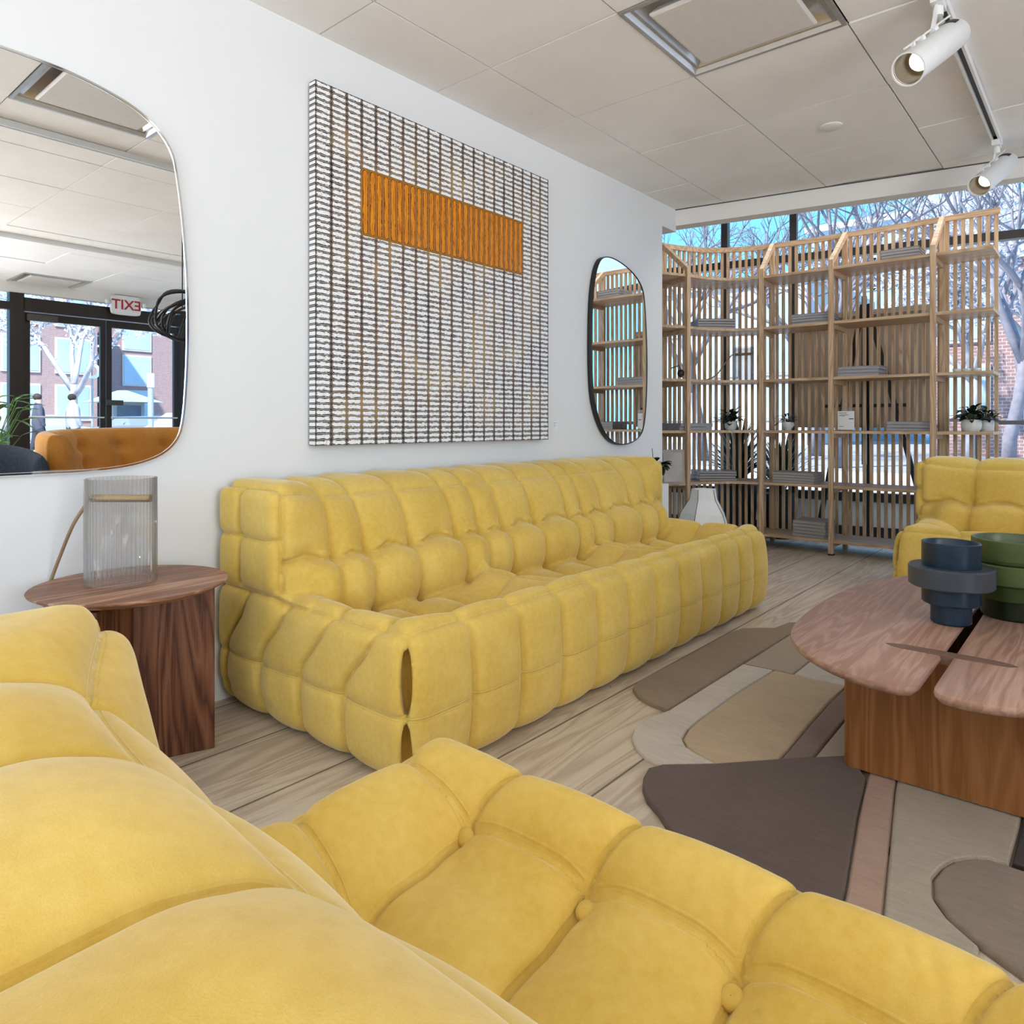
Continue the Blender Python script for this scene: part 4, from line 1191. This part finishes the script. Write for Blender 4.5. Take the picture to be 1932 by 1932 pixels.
# white pedestal behind the long sofa
t = thing('pedestal', (.14, 2.22, 0), 'white square pedestal between the long sofa and the wall end', 'pedestal')
mb = MB(); mb.box(.04, .24, 2.12, 2.32, 0, .568); build('body', mb, WHITELAC, t, bevel=.003)
random.seed(11)
t = thing('potted_plant', (.17, 2.27, .569), 'dark broad-leaved plant in a white pot on the white pedestal', 'potted plant')
mb = MB(); mb.lathe([(.035, 0), (.05, .03), (.052, .08), (.046, .08), (.045, .06), (.001, .058)], (.17, 2.27, .5688), 28, capa=True); build('pot', mb, CERAMIC, t, auto=50)
mb = MB(); st = MB()
for k in range(16):
    a = random.uniform(-1.2, 2.2); b0 = Vector((.17, 2.27, .63)); p1 = b0 + Vector((math.cos(a) * .03, math.sin(a) * .03, random.uniform(.02, .07))); p2 = p1 + Vector((math.cos(a) * .075, math.sin(a) * .075, random.uniform(-.04, .03)))
    st.tube([b0, p1], .003, 5); leaf(mb, p1, p2, .032, (0, 0, .014))
st.tube([(.17, 2.27, .62), (.16, 2.26, .78)], .002, 5)
build('leaves', mb, LEAF, t); build('stems', st, LEAF, t)
# folded paper object on pedestal
def faceted(name, c, rings_, label, cat, nseg=5, mat=PAPER, rot=.3):
    t = thing(name, c, label, cat)
    mb = MB(); rs = []
    for r, z, tw in rings_:
        rs.append([(c[0] + r * math.cos(2 * PI * k / nseg + rot + tw), c[1] + r * math.sin(2 * PI * k / nseg + rot + tw), c[2] + z) for k in range(nseg)])
    mb.rings(rs, True, True, True); build('shade', mb, mat, t)
    mb = MB()
    for k in range(nseg):
        mb.tube([rs[i][k] for i in range(len(rs))], .0022, 5)
    build('seam_lines', mb, plain('grey_seam', (.10, .10, .09), .7), t)
faceted('paper_sculpture', (.212, 2.175, .5688), [(.026, 0, 0), (.038, .03, .2), (.024, .065, .3), (.006, .10, .5)], 'small white faceted paper object beside the plant on the pedestal', 'ornament', 5)
faceted('floor_lantern', (.24, 2.81, 0.001), [(.10, 0, 0), (.165, .10, 0), (.185, .24, .1), (.15, .34, .1), (.095, .43, .05), (.082, .50, .0)], 'white faceted lantern lamp standing on the floor behind the long sofa', 'lamp', 5, rot=.9)

# ------------------------------------------------------------------ behind the shelving: easels with board, planters
EY = 4.30
t = thing('display_easel', (.85, EY, 0), 'black tripod easel behind the shelving', 'easel')
for a, b in (((.835, EY, 1.84), (.50, EY - .03, .0)), ((.865, EY, 1.84), (1.32, EY - .03, .0)), ((.85, EY + .012, 1.84), (.86, EY + .06, .0))):
    mb = MB(); mb.beam(a, b, .035, .02, up=(0, 1, 0)); build('leg', mb, BLACK, t)
mb = MB(); mb.box(.55, 1.15, EY - .03, EY - .01, 1.055, 1.08); build('ledge', mb, BLACK, t)
mb = MB(); mb.beam((.85, EY - .018, .62), (.85, EY - .018, 1.90), .035, .014, up=(0, 1, 0)); build('mast', mb, BLACK, t)
t = thing('display_board', (.79, EY + .10, .9), 'large plain tan board facing the street behind the shelving', 'display board')
mb = MB(); mb.box(.306, 1.282, EY + .100, EY + .12, .90, 1.81); build('panel', mb, BOARD, t)
for q in ((.306, 1.282, 1.77, 1.81), (.306, 1.282, .90, .94), (.306, .346, .94, 1.77), (1.242, 1.282, .94, 1.77)):
    mb = MB(); mb.box(q[0], q[1], EY + .088, EY + .100, q[2], q[3]); build('frame_strip', mb, BOARD, t)
def spiky(x, y, label, n_=70, L_=.62, z0=.42, seed=1, pr=.17, ph=.42):
    random.seed(seed)
    t = thing('spiky_plant', (x, y, 0), label, 'potted plant')
    mb = MB(); mb.lathe([(pr * .8, 0), (pr, ph), (pr * .92, ph), (pr * .9, ph - .04), (.002, ph - .04)], (x, y, 0.001), 32, capa=True); build('planter', mb, BLACK, t, auto=50)
    mb = MB()
    for k in range(n_):
        a = random.uniform(0, 2 * PI); e = random.uniform(.25, 1.45); L2 = L_ * random.uniform(.6, 1)
        b0 = Vector((x, y, z0 - .02)); tp = b0 + Vector((math.cos(a) * math.cos(e) * L2 * .75, math.sin(a) * math.cos(e) * L2 * .22, math.sin(e) * L2))
        leaf(mb, b0, tp, .013, (0, 0, .08))
    build('leaves', mb, LEAFO, t)
spiky(-.13, 4.25, 'spiky dark plant in a black planter behind the curved bay', 190, .62, seed=4)
spiky(.22, 4.27, 'second spiky plant in a black planter behind the middle bay', 120, .58, z0=.36, seed=6, pr=.125, ph=.36)

# ------------------------------------------------------------------ the side of the room seen in the tall mirror
def orange_sofa():
    ORV = m_velvet('orange_boucle', (.55, .21, .035), (.68, .30, .06))
    t = thing('orange_sofa', (3.9, 1.1, 0), 'orange tufted sofa with curled back, seen in the left mirror', 'sofa')
    # horseshoe back: sweep of a rounded profile
    cx_, cy_ = 3.55, 1.25
    path = []
    for k in range(141):
        a = R(-100 + 200 * k / 140)
        path.append((cx_ + .62 * math.cos(a), cy_ + 1.02 * math.sin(a), a))
    mb = MB(); rs = []
    for (px, py, a) in path:
        nx_, ny_ = math.cos(a), math.sin(a) * .8
        ring = []
        for q in range(64):
            b = 2 * PI * q / 64
            rr = .13
            top = .89 - .05 * (abs(a) / R(100)) ** 2
            hh = (top - .1) / 2
            ro = rr * math.copysign(abs(math.cos(b)) ** .6, math.cos(b)); zo = hh * math.copysign(abs(math.sin(b)) ** .7, math.sin(b))
            zz_ = .11 + hh + zo
            if ro < 0:
                for kk in range(-3, 4):
                    da = a - R(kk * 25)
                    ro += .018 * math.exp(-(da / .06) ** 2) * (1 if zz_ > .45 else 0)
                    for zk in (.60, .74): ro += .045 * math.exp(-(da / .09) ** 2 - ((zz_ - zk) / .045) ** 2)
                ro += .02 * math.exp(-((zz_ - .60) / .02) ** 2)
            lean = .10 * (zo / hh)
            ring.append((px + nx_ * (ro + lean), py + ny_ * (ro + lean), zz_))
        rs.append(ring)
    mb.rings(rs, True, True, True); build('backrest', mb, ORV, t, smooth=True)
    mb = MB(); mb.prism(smooth_loop([(3.0, .4), (3.7, .4), (4.05, .8), (4.05, 1.7), (3.7, 2.1), (3.0, 2.1)], 2), .08, .40); build('seat', mb, ORV, t, auto=40)
orange_sofa()
t = thing('tub_chair', (3.35, -.30, 0), 'dark blue-grey rounded chair at the bottom left of the left mirror', 'chair')
mb = MB(); NAV = plain('blue_grey_wool', (.045, .06, .085), .9, 0, .2, 60)
rs = []
for k in range(25):
    a = R(-95 + 190 * k / 24)
    top = .80 - .10 * (abs(a) / R(95)) ** 2
    r_ = []
    for q in range(16):
        b = 2 * PI * q / 16
        ro = .05 * math.cos(b); zo = (top - .3) / 2 * math.copysign(abs(math.sin(b)) ** .6, math.sin(b))
        r_.append((3.35 + (.32 + ro) * math.cos(a), -.30 + (.34 + ro) * math.sin(a), .3 + (top - .3) / 2 + zo))
    rs.append(r_)
mb.rings(rs, True, True, True); build('backrest', mb, NAV, t, smooth=True)
mb = MB(); mb.lathe([(.01, .30), (.28, .30), (.30, .33), (.30, .40), (.27, .44), (.01, .45)], (3.33, -.30, 0), 40, capa=True, capb=True); build('seat', mb, NAV, t, auto=50)
for a in (45, 135, 225, 315):
    mb = MB(); mb.tube([(3.33 + .18 * math.cos(R(a)), -.3 + .18 * math.sin(R(a)), .31), (3.33 + .25 * math.cos(R(a)), -.3 + .25 * math.sin(R(a)), 0)], [.015, .01]); build('leg', mb, BLACK, t)
random.seed(5)
t = thing('leafy_plant', (4.35, -.05, 0), 'bright green leafy plant at the left edge of the left mirror', 'potted plant')
mb = MB(); mb.lathe([(.14, 0), (.17, .42), (.155, .42), (.15, .38), (.002, .38)], (4.35, -.05, .001), 32, capa=True); build('planter', mb, WHITELAC, t, auto=50)
mb = MB(); st = MB()
for k in range(60):
    a = random.uniform(0, 2 * PI); b0 = Vector((4.35, -.05, .40)); hgt = random.uniform(.15, .75); rad = random.uniform(.05, .30)
    p1 = b0 + Vector((math.cos(a) * rad, math.sin(a) * rad, hgt)); p2 = p1 + Vector((math.cos(a) * .15, math.sin(a) * .15, random.uniform(-.08, .06)))
    st.tube([b0, b0.lerp(p1, .6) + Vector((0, 0, .04)), p1], .003, 5); leaf(mb, p1, p2, .03, (0, 0, .02))
build('leaves', mb, LEAFL, t); build('stems', st, LEAFL, t)
# looped black cables pendant
t = thing('cable_pendant', (2.78, .75, 1.70), 'tangle of black looped cable hanging at the right side of the left mirror', 'pendant')
for k in range(7):
    mb = MB(); a0 = k * .7; tilt = .4 + .25 * (k % 3)
    c0 = Vector((2.78, .75, 1.69 + .015 * (k % 2)))
    pts = []
    for q in range(41):
        b = 2 * PI * q / 40
        v_ = Vector((math.cos(b) * (.20 + .03 * math.sin(3 * b + k)), math.sin(b) * .17, .05 * math.sin(2 * b + k)))
        v_.rotate(Matrix.Rotation(tilt + k * .3, 3, 'X')); v_.rotate(Matrix.Rotation(a0, 3, 'Z'))
        pts.append(c0 + v_)
    mb.tube(pts, .009, 8, caps=False); build('cable_loop', mb, BLACK, t, smooth=True)
mb = MB(); mb.tube([(2.78, .75, 1.75), (2.78, .75, H)], .004); build('suspension_wire', mb, BLACK, t)
# exit sign
t = thing('exit_sign', (6.385, 1.76, 2.18), 'white EXIT sign with red letters over the glass doors, mirrored in the left mirror', 'sign')
mb = MB(); 
p = smooth_loop([(1.60, 2.20), (1.60, 2.36), (1.63, 2.395), (1.89, 2.395), (1.92, 2.36), (1.92, 2.20), (1.89, 2.175), (1.63, 2.175)], 2)
mb.rings([[(6.398, q[0], q[1]) for q in p], [(6.350, q[0], q[1]) for q in p]], True, True, True); build('housing', mb, WHITELAC, t)
fc = bpy.data.curves.new('exit_text', 'FONT'); fc.body = 'EXIT'; fc.size = .155; fc.extrude = .0015; fc.align_x = 'CENTER'; fc.align_y = 'CENTER'; fc.offset = .002
tmp = bpy.data.objects.new('tmp', fc); COL.objects.link(tmp)
dg = bpy.context.evaluated_depsgraph_get(); me = bpy.data.meshes.new_from_object(tmp.evaluated_get(dg)); bpy.data.objects.remove(tmp)
me.materials.clear(); me.materials.append(plain('sign_red', (.45, .02, .03), .5))
lt = bpy.data.objects.new('letters', me); COL.objects.link(lt); lt.parent = t
# readable from inside the room (looking along +X): text right = -Y
lt.matrix_local = Matrix.Translation(Vector((6.348 - 6.385, 0, 2.285 - 2.18))) @ Matrix(((0, 0, -1, 0), (-1, 0, 0, 0), (0, 1, 0, 0), (0, 0, 0, 1)))
for q, yy_ in enumerate((1.56, 1.96)):
    mb = MB(); mb.sphere((6.36, yy_, 2.31), .03, nu=14, nv=8); build('emergency_lamp', mb, WHITEMETAL, t, smooth=True)

# ------------------------------------------------------------------ outdoors
PAVE = plain('pale_pavement', (.62, .61, .60), .9, 0, .05, 2)
ROAD = plain('grey_asphalt', (.30, .30, .31), .9, 0, .08, 3)
mb = MB(); mb.box(-40, 60, 6.3, 14, -.12, -.05); mb.box(6.7, 12, -40, 6.3, -.12, -.05); mb.box(-40, -3.1, -40, 6.3, -.12, -.05); mb.box(-3.1, 6.7, -40, -4.7, -.12, -.05)
o = structure('sidewalk', mb, PAVE)
mb = MB(); mb.box(-60, 90, 14, 90, -.16, -.10); mb.box(12, 90, -60, 14, -.16, -.10)
structure('street', mb, ROAD)
def m_brick(name, c1, c2, mortar, sc=1.0, axis='x'):
    n = N(name); x, y, z = n.xyz()
    b = n.t.nodes.new('ShaderNodeTexBrick')
    n.t.links.new(n.comb(x if axis == 'x' else y, z, 0.0), b.inputs['Vector'])
    b.inputs['Scale'].default_value = 4.2 * sc; b.inputs['Color1'].default_value = (*c1, 1); b.inputs['Color2'].default_value = (*c2, 1); b.inputs['Mortar'].default_value = (*mortar, 1)
    b.inputs['Mortar Size'].default_value = .02
    n.set(color=b.outputs[0], rough=.9); return n.m
BRICKX = m_brick('red_brick', (.30, .17, .16), (.36, .21, .20), (.55, .50, .50), axis='x', sc=.55)
BRICKY = m_brick('red_brick_side', (.30, .17, .16), (.36, .21, .20), (.55, .50, .50), axis='y')
STONE = plain('pale_stone', (.62, .60, .58), .8, 0, .06, 1)
DGLASS = plain('dark_building_glass', (.10, .14, .20), .1, 0, .3, .3)
LGLASS = plain('bright_building_glass', (.42, .55, .66), .15, 0, .2, .3)
def block(name, x0, x1, y0, y1, h, mat, label, face, cols, rows, ww=1.3, wh=1.8, base=1.2, glass=None, band=True):
    t = thing(name, ((x0 + x1) / 2, (y0 + y1) / 2, -.1), label, 'building')
    mb = MB(); mb.box(x0, x1, y0, y1, -.1, h); build('wall', mb, mat, t)
    mb = MB(); mb.box(x0 - .2, x1 + .2, y0 - .2, y1 + .2, h, h + .4); build('cornice', mb, STONE, t)
    for r_ in range(rows):
        for c in range(cols):
            z0 = base + r_ * (h - base) / rows
            if face == 'y':
                cx_ = x0 + (c + .5) * (x1 - x0) / cols; y_ = y0
                mb = MB(); mb.box(cx_ - ww / 2 - .1, cx_ + ww / 2 + .1, y_ - .08, y_, z0 - .1, z0 + wh + .1); fr = build('window_surround', mb, STONE, t)
                mb = MB(); mb.box(cx_ - ww / 2, cx_ + ww / 2, y_ - .10, y_ - .08, z0, z0 + wh)
            else:
                cy_ = y0 + (c + .5) * (y1 - y0) / cols; x_ = x0
                mb = MB(); mb.box(x_ - .08, x_, cy_ - ww / 2 - .1, cy_ + ww / 2 + .1, z0 - .1, z0 + wh + .1); fr = build('window_surround', mb, STONE, t)
                mb = MB(); mb.box(x_ - .10, x_ - .08, cy_ - ww / 2, cy_ + ww / 2, z0, z0 + wh)
            build('pane', mb, glass or LGLASS, fr)
block('brick_building', -2.2, 12, 25, 34, 6.0, BRICKX, 'red brick building with pale windows across the street, right of the shelving', 'y', 7, 2, ww=1.0, wh=1.5)
block('low_building', -13, -6.3, 47, 57, 13.5, LGLASS, 'distant flat-roofed pale blue building above the shelving', 'y', 5, 3, glass=DGLASS)
block('row_building', -34, -9, 34, 46, 8.0, STONE, 'long pale stone building behind the trees at the left windows', 'y', 9, 3)
block('corner_shop', 42, 54, 4, 14, 9, BRICKY, 'brick shop building behind the door, left half of the left mirror', 'x', 4, 3, ww=1.6)
block('brick_block', 46, 56, 16, 30, 8, BRICKY, 'brick block behind the door, right half of the left mirror', 'x', 4, 3, ww=1.6)

BARK = plain('pale_bark', (.22, .20, .23), .9, 0, .2, 6)
BARKW = plain('halo_paled_bark', (.40, .39, .43), .9, 0, .15, 6)  # bark colour lightened to imitate the bright halo around the branches
BLOSSOM = plain('white_blossom', (.86, .85, .88), .8, 0, .05, 4)
def make_tree(seed, h, mat, depth=6, blossom=0, spread=.55, th=.16):
    rd = random.Random(seed)
    trunk = MB(); br = MB(); bl = MB(); tips = []
    def grow(p, d, L_, r_, lev):
        pts = [p]; q = Vector(p); dd = Vector(d)
        for k in range(3):
            dd = (dd + Vector((rd.uniform(-.16, .16), rd.uniform(-.16, .16), rd.uniform(-.04, .10)))).normalized()
            q = q + dd * L_ / 3; pts.append(q.copy())
        (trunk if lev == 0 else br).tube(pts, [r_, r_ * .9, r_ * .78, r_ * .66], 8 if lev < 2 else (5 if lev < 4 else 3), caps=lev < 2)
        if lev >= depth: tips.append(pts); return
        if lev >= 2: tips.append(pts)
        n_ = rd.choice([2, 3, 3]) if lev else 4
        for k in range(n_):
            a = rd.uniform(0, 2 * PI); sp = spread * rd.uniform(.6, 1.4)
            o_ = dd.orthogonal().normalized(); o_.rotate(Matrix.Rotation(a, 3, dd))
            nd = (dd * math.cos(sp) + o_ * math.sin(sp)); nd.z += .12; nd.normalize()
            b0 = pts[3] if k < 2 else pts[2].lerp(pts[3], rd.uniform(0, 1))
            grow(b0, nd, L_ * rd.uniform(.62, .82), r_ * .62, lev + 1)
    grow(Vector((0, 0, 0)), Vector((0, 0, 1)), h * .30, th, 0)
    if blossom:
        for k in range(blossom):
            pts = rd.choice(tips); a = rd.randrange(3); p = pts[a].lerp(pts[a + 1], rd.random()) + Vector((rd.uniform(-.12, .12), rd.uniform(-.12, .12), rd.uniform(-.08, .12)))
            s = rd.uniform(.03, .075)
            v_ = [p + Vector((rd.uniform(-1, 1), rd.uniform(-1, 1), rd.uniform(-1, 1))).normalized() * s for _ in range(4)]
            bl.add(v_, [(0, 1, 2), (0, 2, 3), (0, 3, 1), (1, 3, 2)])
    return trunk, br, bl
def tree_obj(name, spec, label, group, mat):
    tr_, br_, bl_ = spec
    t = thing(name, (0, 0, 0), label, 'tree', group)
    build('trunk', tr_, mat, t, smooth=True, local=True); build('branches', br_, mat, t, smooth=True, local=True)
    if bl_.v: build('blossom', bl_, BLOSSOM, t, local=True)
    return t
bare = [tree_obj('bare_tree', make_tree(s, 9, BARK, 6), 'bare winter tree', 'bare trees outside the shelving windows', BARK) for s in (1, 2)]
blos = [tree_obj('blossom_tree', make_tree(s, 7.5, BARKW, 5, 9000, .62, .15), 'blossoming tree', 'white blossoming trees along the street', BARKW) for s in (5, 6)]
def place(o, x, y, sc, rz, label):
    o.location = (x, y, -.1); o.scale = (sc,) * 3; o.rotation_euler = (0, 0, rz); o['label'] = label
place(bare[0], -6.4, 17, 1.0, .3, 'bare tree above the first window pane beside the wall')
place(bare[1], -2.6, 16, .95, 1.3, 'bare tree spreading behind the second narrow window pane')
c = copy_tree(bare[0]); place(c, -4.9, 22, 1.0, 2.5, 'smaller bare tree beyond the shelving, above its top rail')
c = copy_tree(bare[1]); place(c, .75, 15.2, .85, 4.2, 'bare tree trunk at the far right window beyond the sofa')
place(blos[0], -.6, 20.5, 1.0, .2, 'white blossoming tree behind the right shelving bays')
place(blos[1], 22, 6.2, 1.0, 1.2, 'blossoming tree in the left door glass of the left mirror')
c = copy_tree(blos[0]); place(c, 27, 13.5, 1.1, 3.0, 'blossoming tree in the right door glass of the left mirror')
c = copy_tree(blos[1]); place(c, 1.3, 20, 1.05, 4.4, 'white blossoming tree at the right border above the second sofa')
c = copy_tree(blos[0]); place(c, 19, 1.5, 1.0, 5.0, 'blossoming tree at the far left pane of the left mirror')

def car(x, y, rz, col, label):
    t = thing('car', (x, y, -.1), label, 'car', None, rz)
    m_ = plain('car_paint_' + str(len(bpy.data.materials)), col, .25, .1, .02)
    prof = [(-2.1, .35), (-2.15, .62), (-2.0, .85), (-1.45, .93), (-.85, 1.38), (.65, 1.42), (1.25, .98), (1.95, .86), (2.15, .62), (2.12, .35)]
    def sec(y_, k): return [(px, y_, pz if pz < .95 else .95 + (pz - .95) * k) for px, pz in prof]
    mb = MB(); mb.rings([sec(-.86, .0), sec(-.84, .1), sec(-.68, 1), sec(.68, 1), sec(.84, .1), sec(.86, 0)], True, True, True)
    build('body', mb, m_, t, local=True)
    for s in (-1, 1):
        mb = MB(); mb.add([(-1.15, s * .765, 1.0), (-.80, s * .69, 1.33), (.60, s * .69, 1.36), (1.05, s * .765, 1.0)], [(0, 1, 2, 3)]); build('side_window', mb, DGLASS, t, local=True)
        for px in (-1.3, 1.35):
            mb = MB(); mb.lathe([(.01, -.1), (.31, -.1), (.33, -.05), (.33, .05), (.31, .1), (.01, .1)], (px, s * .82, .33), 24, axis=(0, 1, 0), capa=True, capb=True); build('wheel', mb, BLACK, t, local=True)
car(20.5, 9.6, 1.5, (.8, .8, .82), 'white car at the right end of the doors in the left mirror')
car(34, 13.2, 1.6, (.25, .3, .38), 'grey-blue parked car in the middle of the right door glass')
car(33, 8.4, 1.6, (.45, .47, .5), 'silver parked car seen behind the door stile in the mirror')
t = thing('kiosk', (39, 14.2, -.1), 'small kiosk with a wide hipped roof, right door glass of the mirror', 'kiosk')
mb = MB(); mb.box(38.1, 39.9, 13.4, 15.0, -.1, 2.1); build('body', mb, plain('kiosk_wall', (.30, .34, .36), .6), t)
mb = MB(); mb.rings([[(37.4, 12.7, 2.1), (40.6, 12.7, 2.1), (40.6, 15.7, 2.1), (37.4, 15.7, 2.1)], [(38.8, 14, 2.75), (39.2, 14, 2.75), (39.2, 14.4, 2.75), (38.8, 14.4, 2.75)]], True, True, True); build('roof', mb, plain('kiosk_roof', (.35, .45, .42), .6), t)
mb = MB(); mb.box(38.05, 38.1, 13.6, 14.8, .9, 1.9); build('window', mb, DGLASS, t)
t = thing('lamp_post', (17.36, 6.64, -.1), 'short white-topped light post in the right door glass of the mirror', 'lamp post')
mb = MB(); mb.tube([(17.36, 6.64, -.1), (17.36, 6.64, 1.9)], .075, 16); build('post', mb, plain('grey_post', (.35, .38, .42), .5), t)
mb = MB(); mb.tube([(17.36, 6.64, 1.9), (17.36, 6.64, 2.28)], .09, 16); build('lamp_head', mb, WHITELAC, t)
t = thing('round_street_sign', (26.2, 8.27, -.1), 'round white ring sign on a post seen beside the door stile in the mirror', 'sign')
mb = MB(); mb.tube([(26.2, 8.27, -.1), (26.2, 8.27, 2.58)], .04, 10); build('post', mb, plain('post_grey', (.4, .42, .45), .5), t)
mb = MB(); mb.lathe([(.17, -.03), (.28, -.03), (.28, .03), (.17, .03), (.17, -.03)], (26.2, 8.27, 2.86), 40, axis=(1, 0, 0)); build('ring', mb, WHITELAC, t, auto=40)
# passers-by on the pavement, seen in the mirror
SKINM = plain('skin', (.55, .36, .27), .6)
TROUS = plain('dark_trousers', (.05, .055, .08), .9)
def person(x, y, rz, label, top, legs, stride=.18, hh=1.7):
    t = thing('person', (x, y, -.05), label, 'person', None, rz)
    k = hh / 1.7
    V_ = [(0, 0, .95), (0, 0, 1.15), (0, 0, 1.38), (0, 0, 1.50), (0, 0, 1.62),
          (.0, .19, 1.40), (.03, .25, 1.12), (.12, .22, .90), (.0, -.19, 1.40), (-.03, -.25, 1.12), (.02, -.22, .88),
          (0, .10, .92), (stride, .10, .50), (stride * .8, .10, .08), (stride * .8 + .14, .10, .04), (0, -.10, .92), (-stride * .4, -.10, .50), (-stride * 1.5, -.10, .10), (-stride * 1.5 + .13, -.10, .04)]
    E_ = [(0, 1), (1, 2), (2, 3), (3, 4), (2, 5), (5, 6), (6, 7), (2, 8), (8, 9), (9, 10), (0, 11), (11, 12), (12, 13), (13, 14), (0, 15), (15, 16), (16, 17), (17, 18)]
    rad = [.19, .18, .21, .075, .11, .09, .065, .05, .09, .065, .05, .13, .085, .055, .05, .13, .085, .055, .05]
    me = bpy.data.meshes.new('body'); me.from_pydata([(a * k, b * k, c * k) for a, b, c in V_], E_, []); me.materials.append(top)
    o = bpy.data.objects.new('body', me); COL.objects.link(o); o.parent = t
    sk = o.modifiers.new('skin', 'SKIN'); ss = o.modifiers.new('sub', 'SUBSURF'); ss.levels = 1; ss.render_levels = 1
    for i, r_ in enumerate(rad): me.skin_vertices[0].data[i].radius = (r_ * k, r_ * k)
    me.skin_vertices[0].data[0].use_root = True
    bm_ = bpy.data.meshes.new_from_object(o.evaluated_get(bpy.context.evaluated_depsgraph_get()))
    o.modifiers.clear(); o.data = bm_
    bm_.materials.clear()
    for m_ in (top, SKINM, TROUS): bm_.materials.append(m_)
    for f_ in bm_.polygons:
        zc_ = f_.center.z / k; f_.material_index = 1 if zc_ > 1.50 else (2 if zc_ < .88 else 0); f_.use_smooth = True
    mb = MB(); mb.sphere((-.025 * k, 0, 1.655 * k), .10 * k, .095 * k, .09 * k, 12, 8); build('hair', mb, legs, t, smooth=True, local=True)
person(18.3, 4.3, 1.8, 'person in a dark coat walking behind the left door glass, seen in the mirror', plain('coat_dark', (.10, .10, .14), .9), plain('hair_brown', (.08, .05, .04), .9))
person(17.9, 4.95, 1.6, 'person in a light jacket walking beside the other in the mirror', plain('jacket_pale', (.45, .45, .50), .9), plain('hair_dark', (.03, .025, .02), .9))
# railing outside the shelving windows
t = thing('street_railing', (4, 9, -.1), 'dark metal railing on the pavement right of the shelving', 'railing')
for k in range(9):
    mb = MB(); mb.box(1.0 + k * 1.1 - .02, 1.0 + k * 1.1 + .02, 8.98, 9.02, -.1, .95); build('post', mb, BRONZE, t)
mb = MB(); mb.box(1.0, 9.8, 8.98, 9.02, .92, .97); mb.box(1.0, 9.8, 8.98, 9.02, .3, .33); build('rail', mb, BRONZE, t)
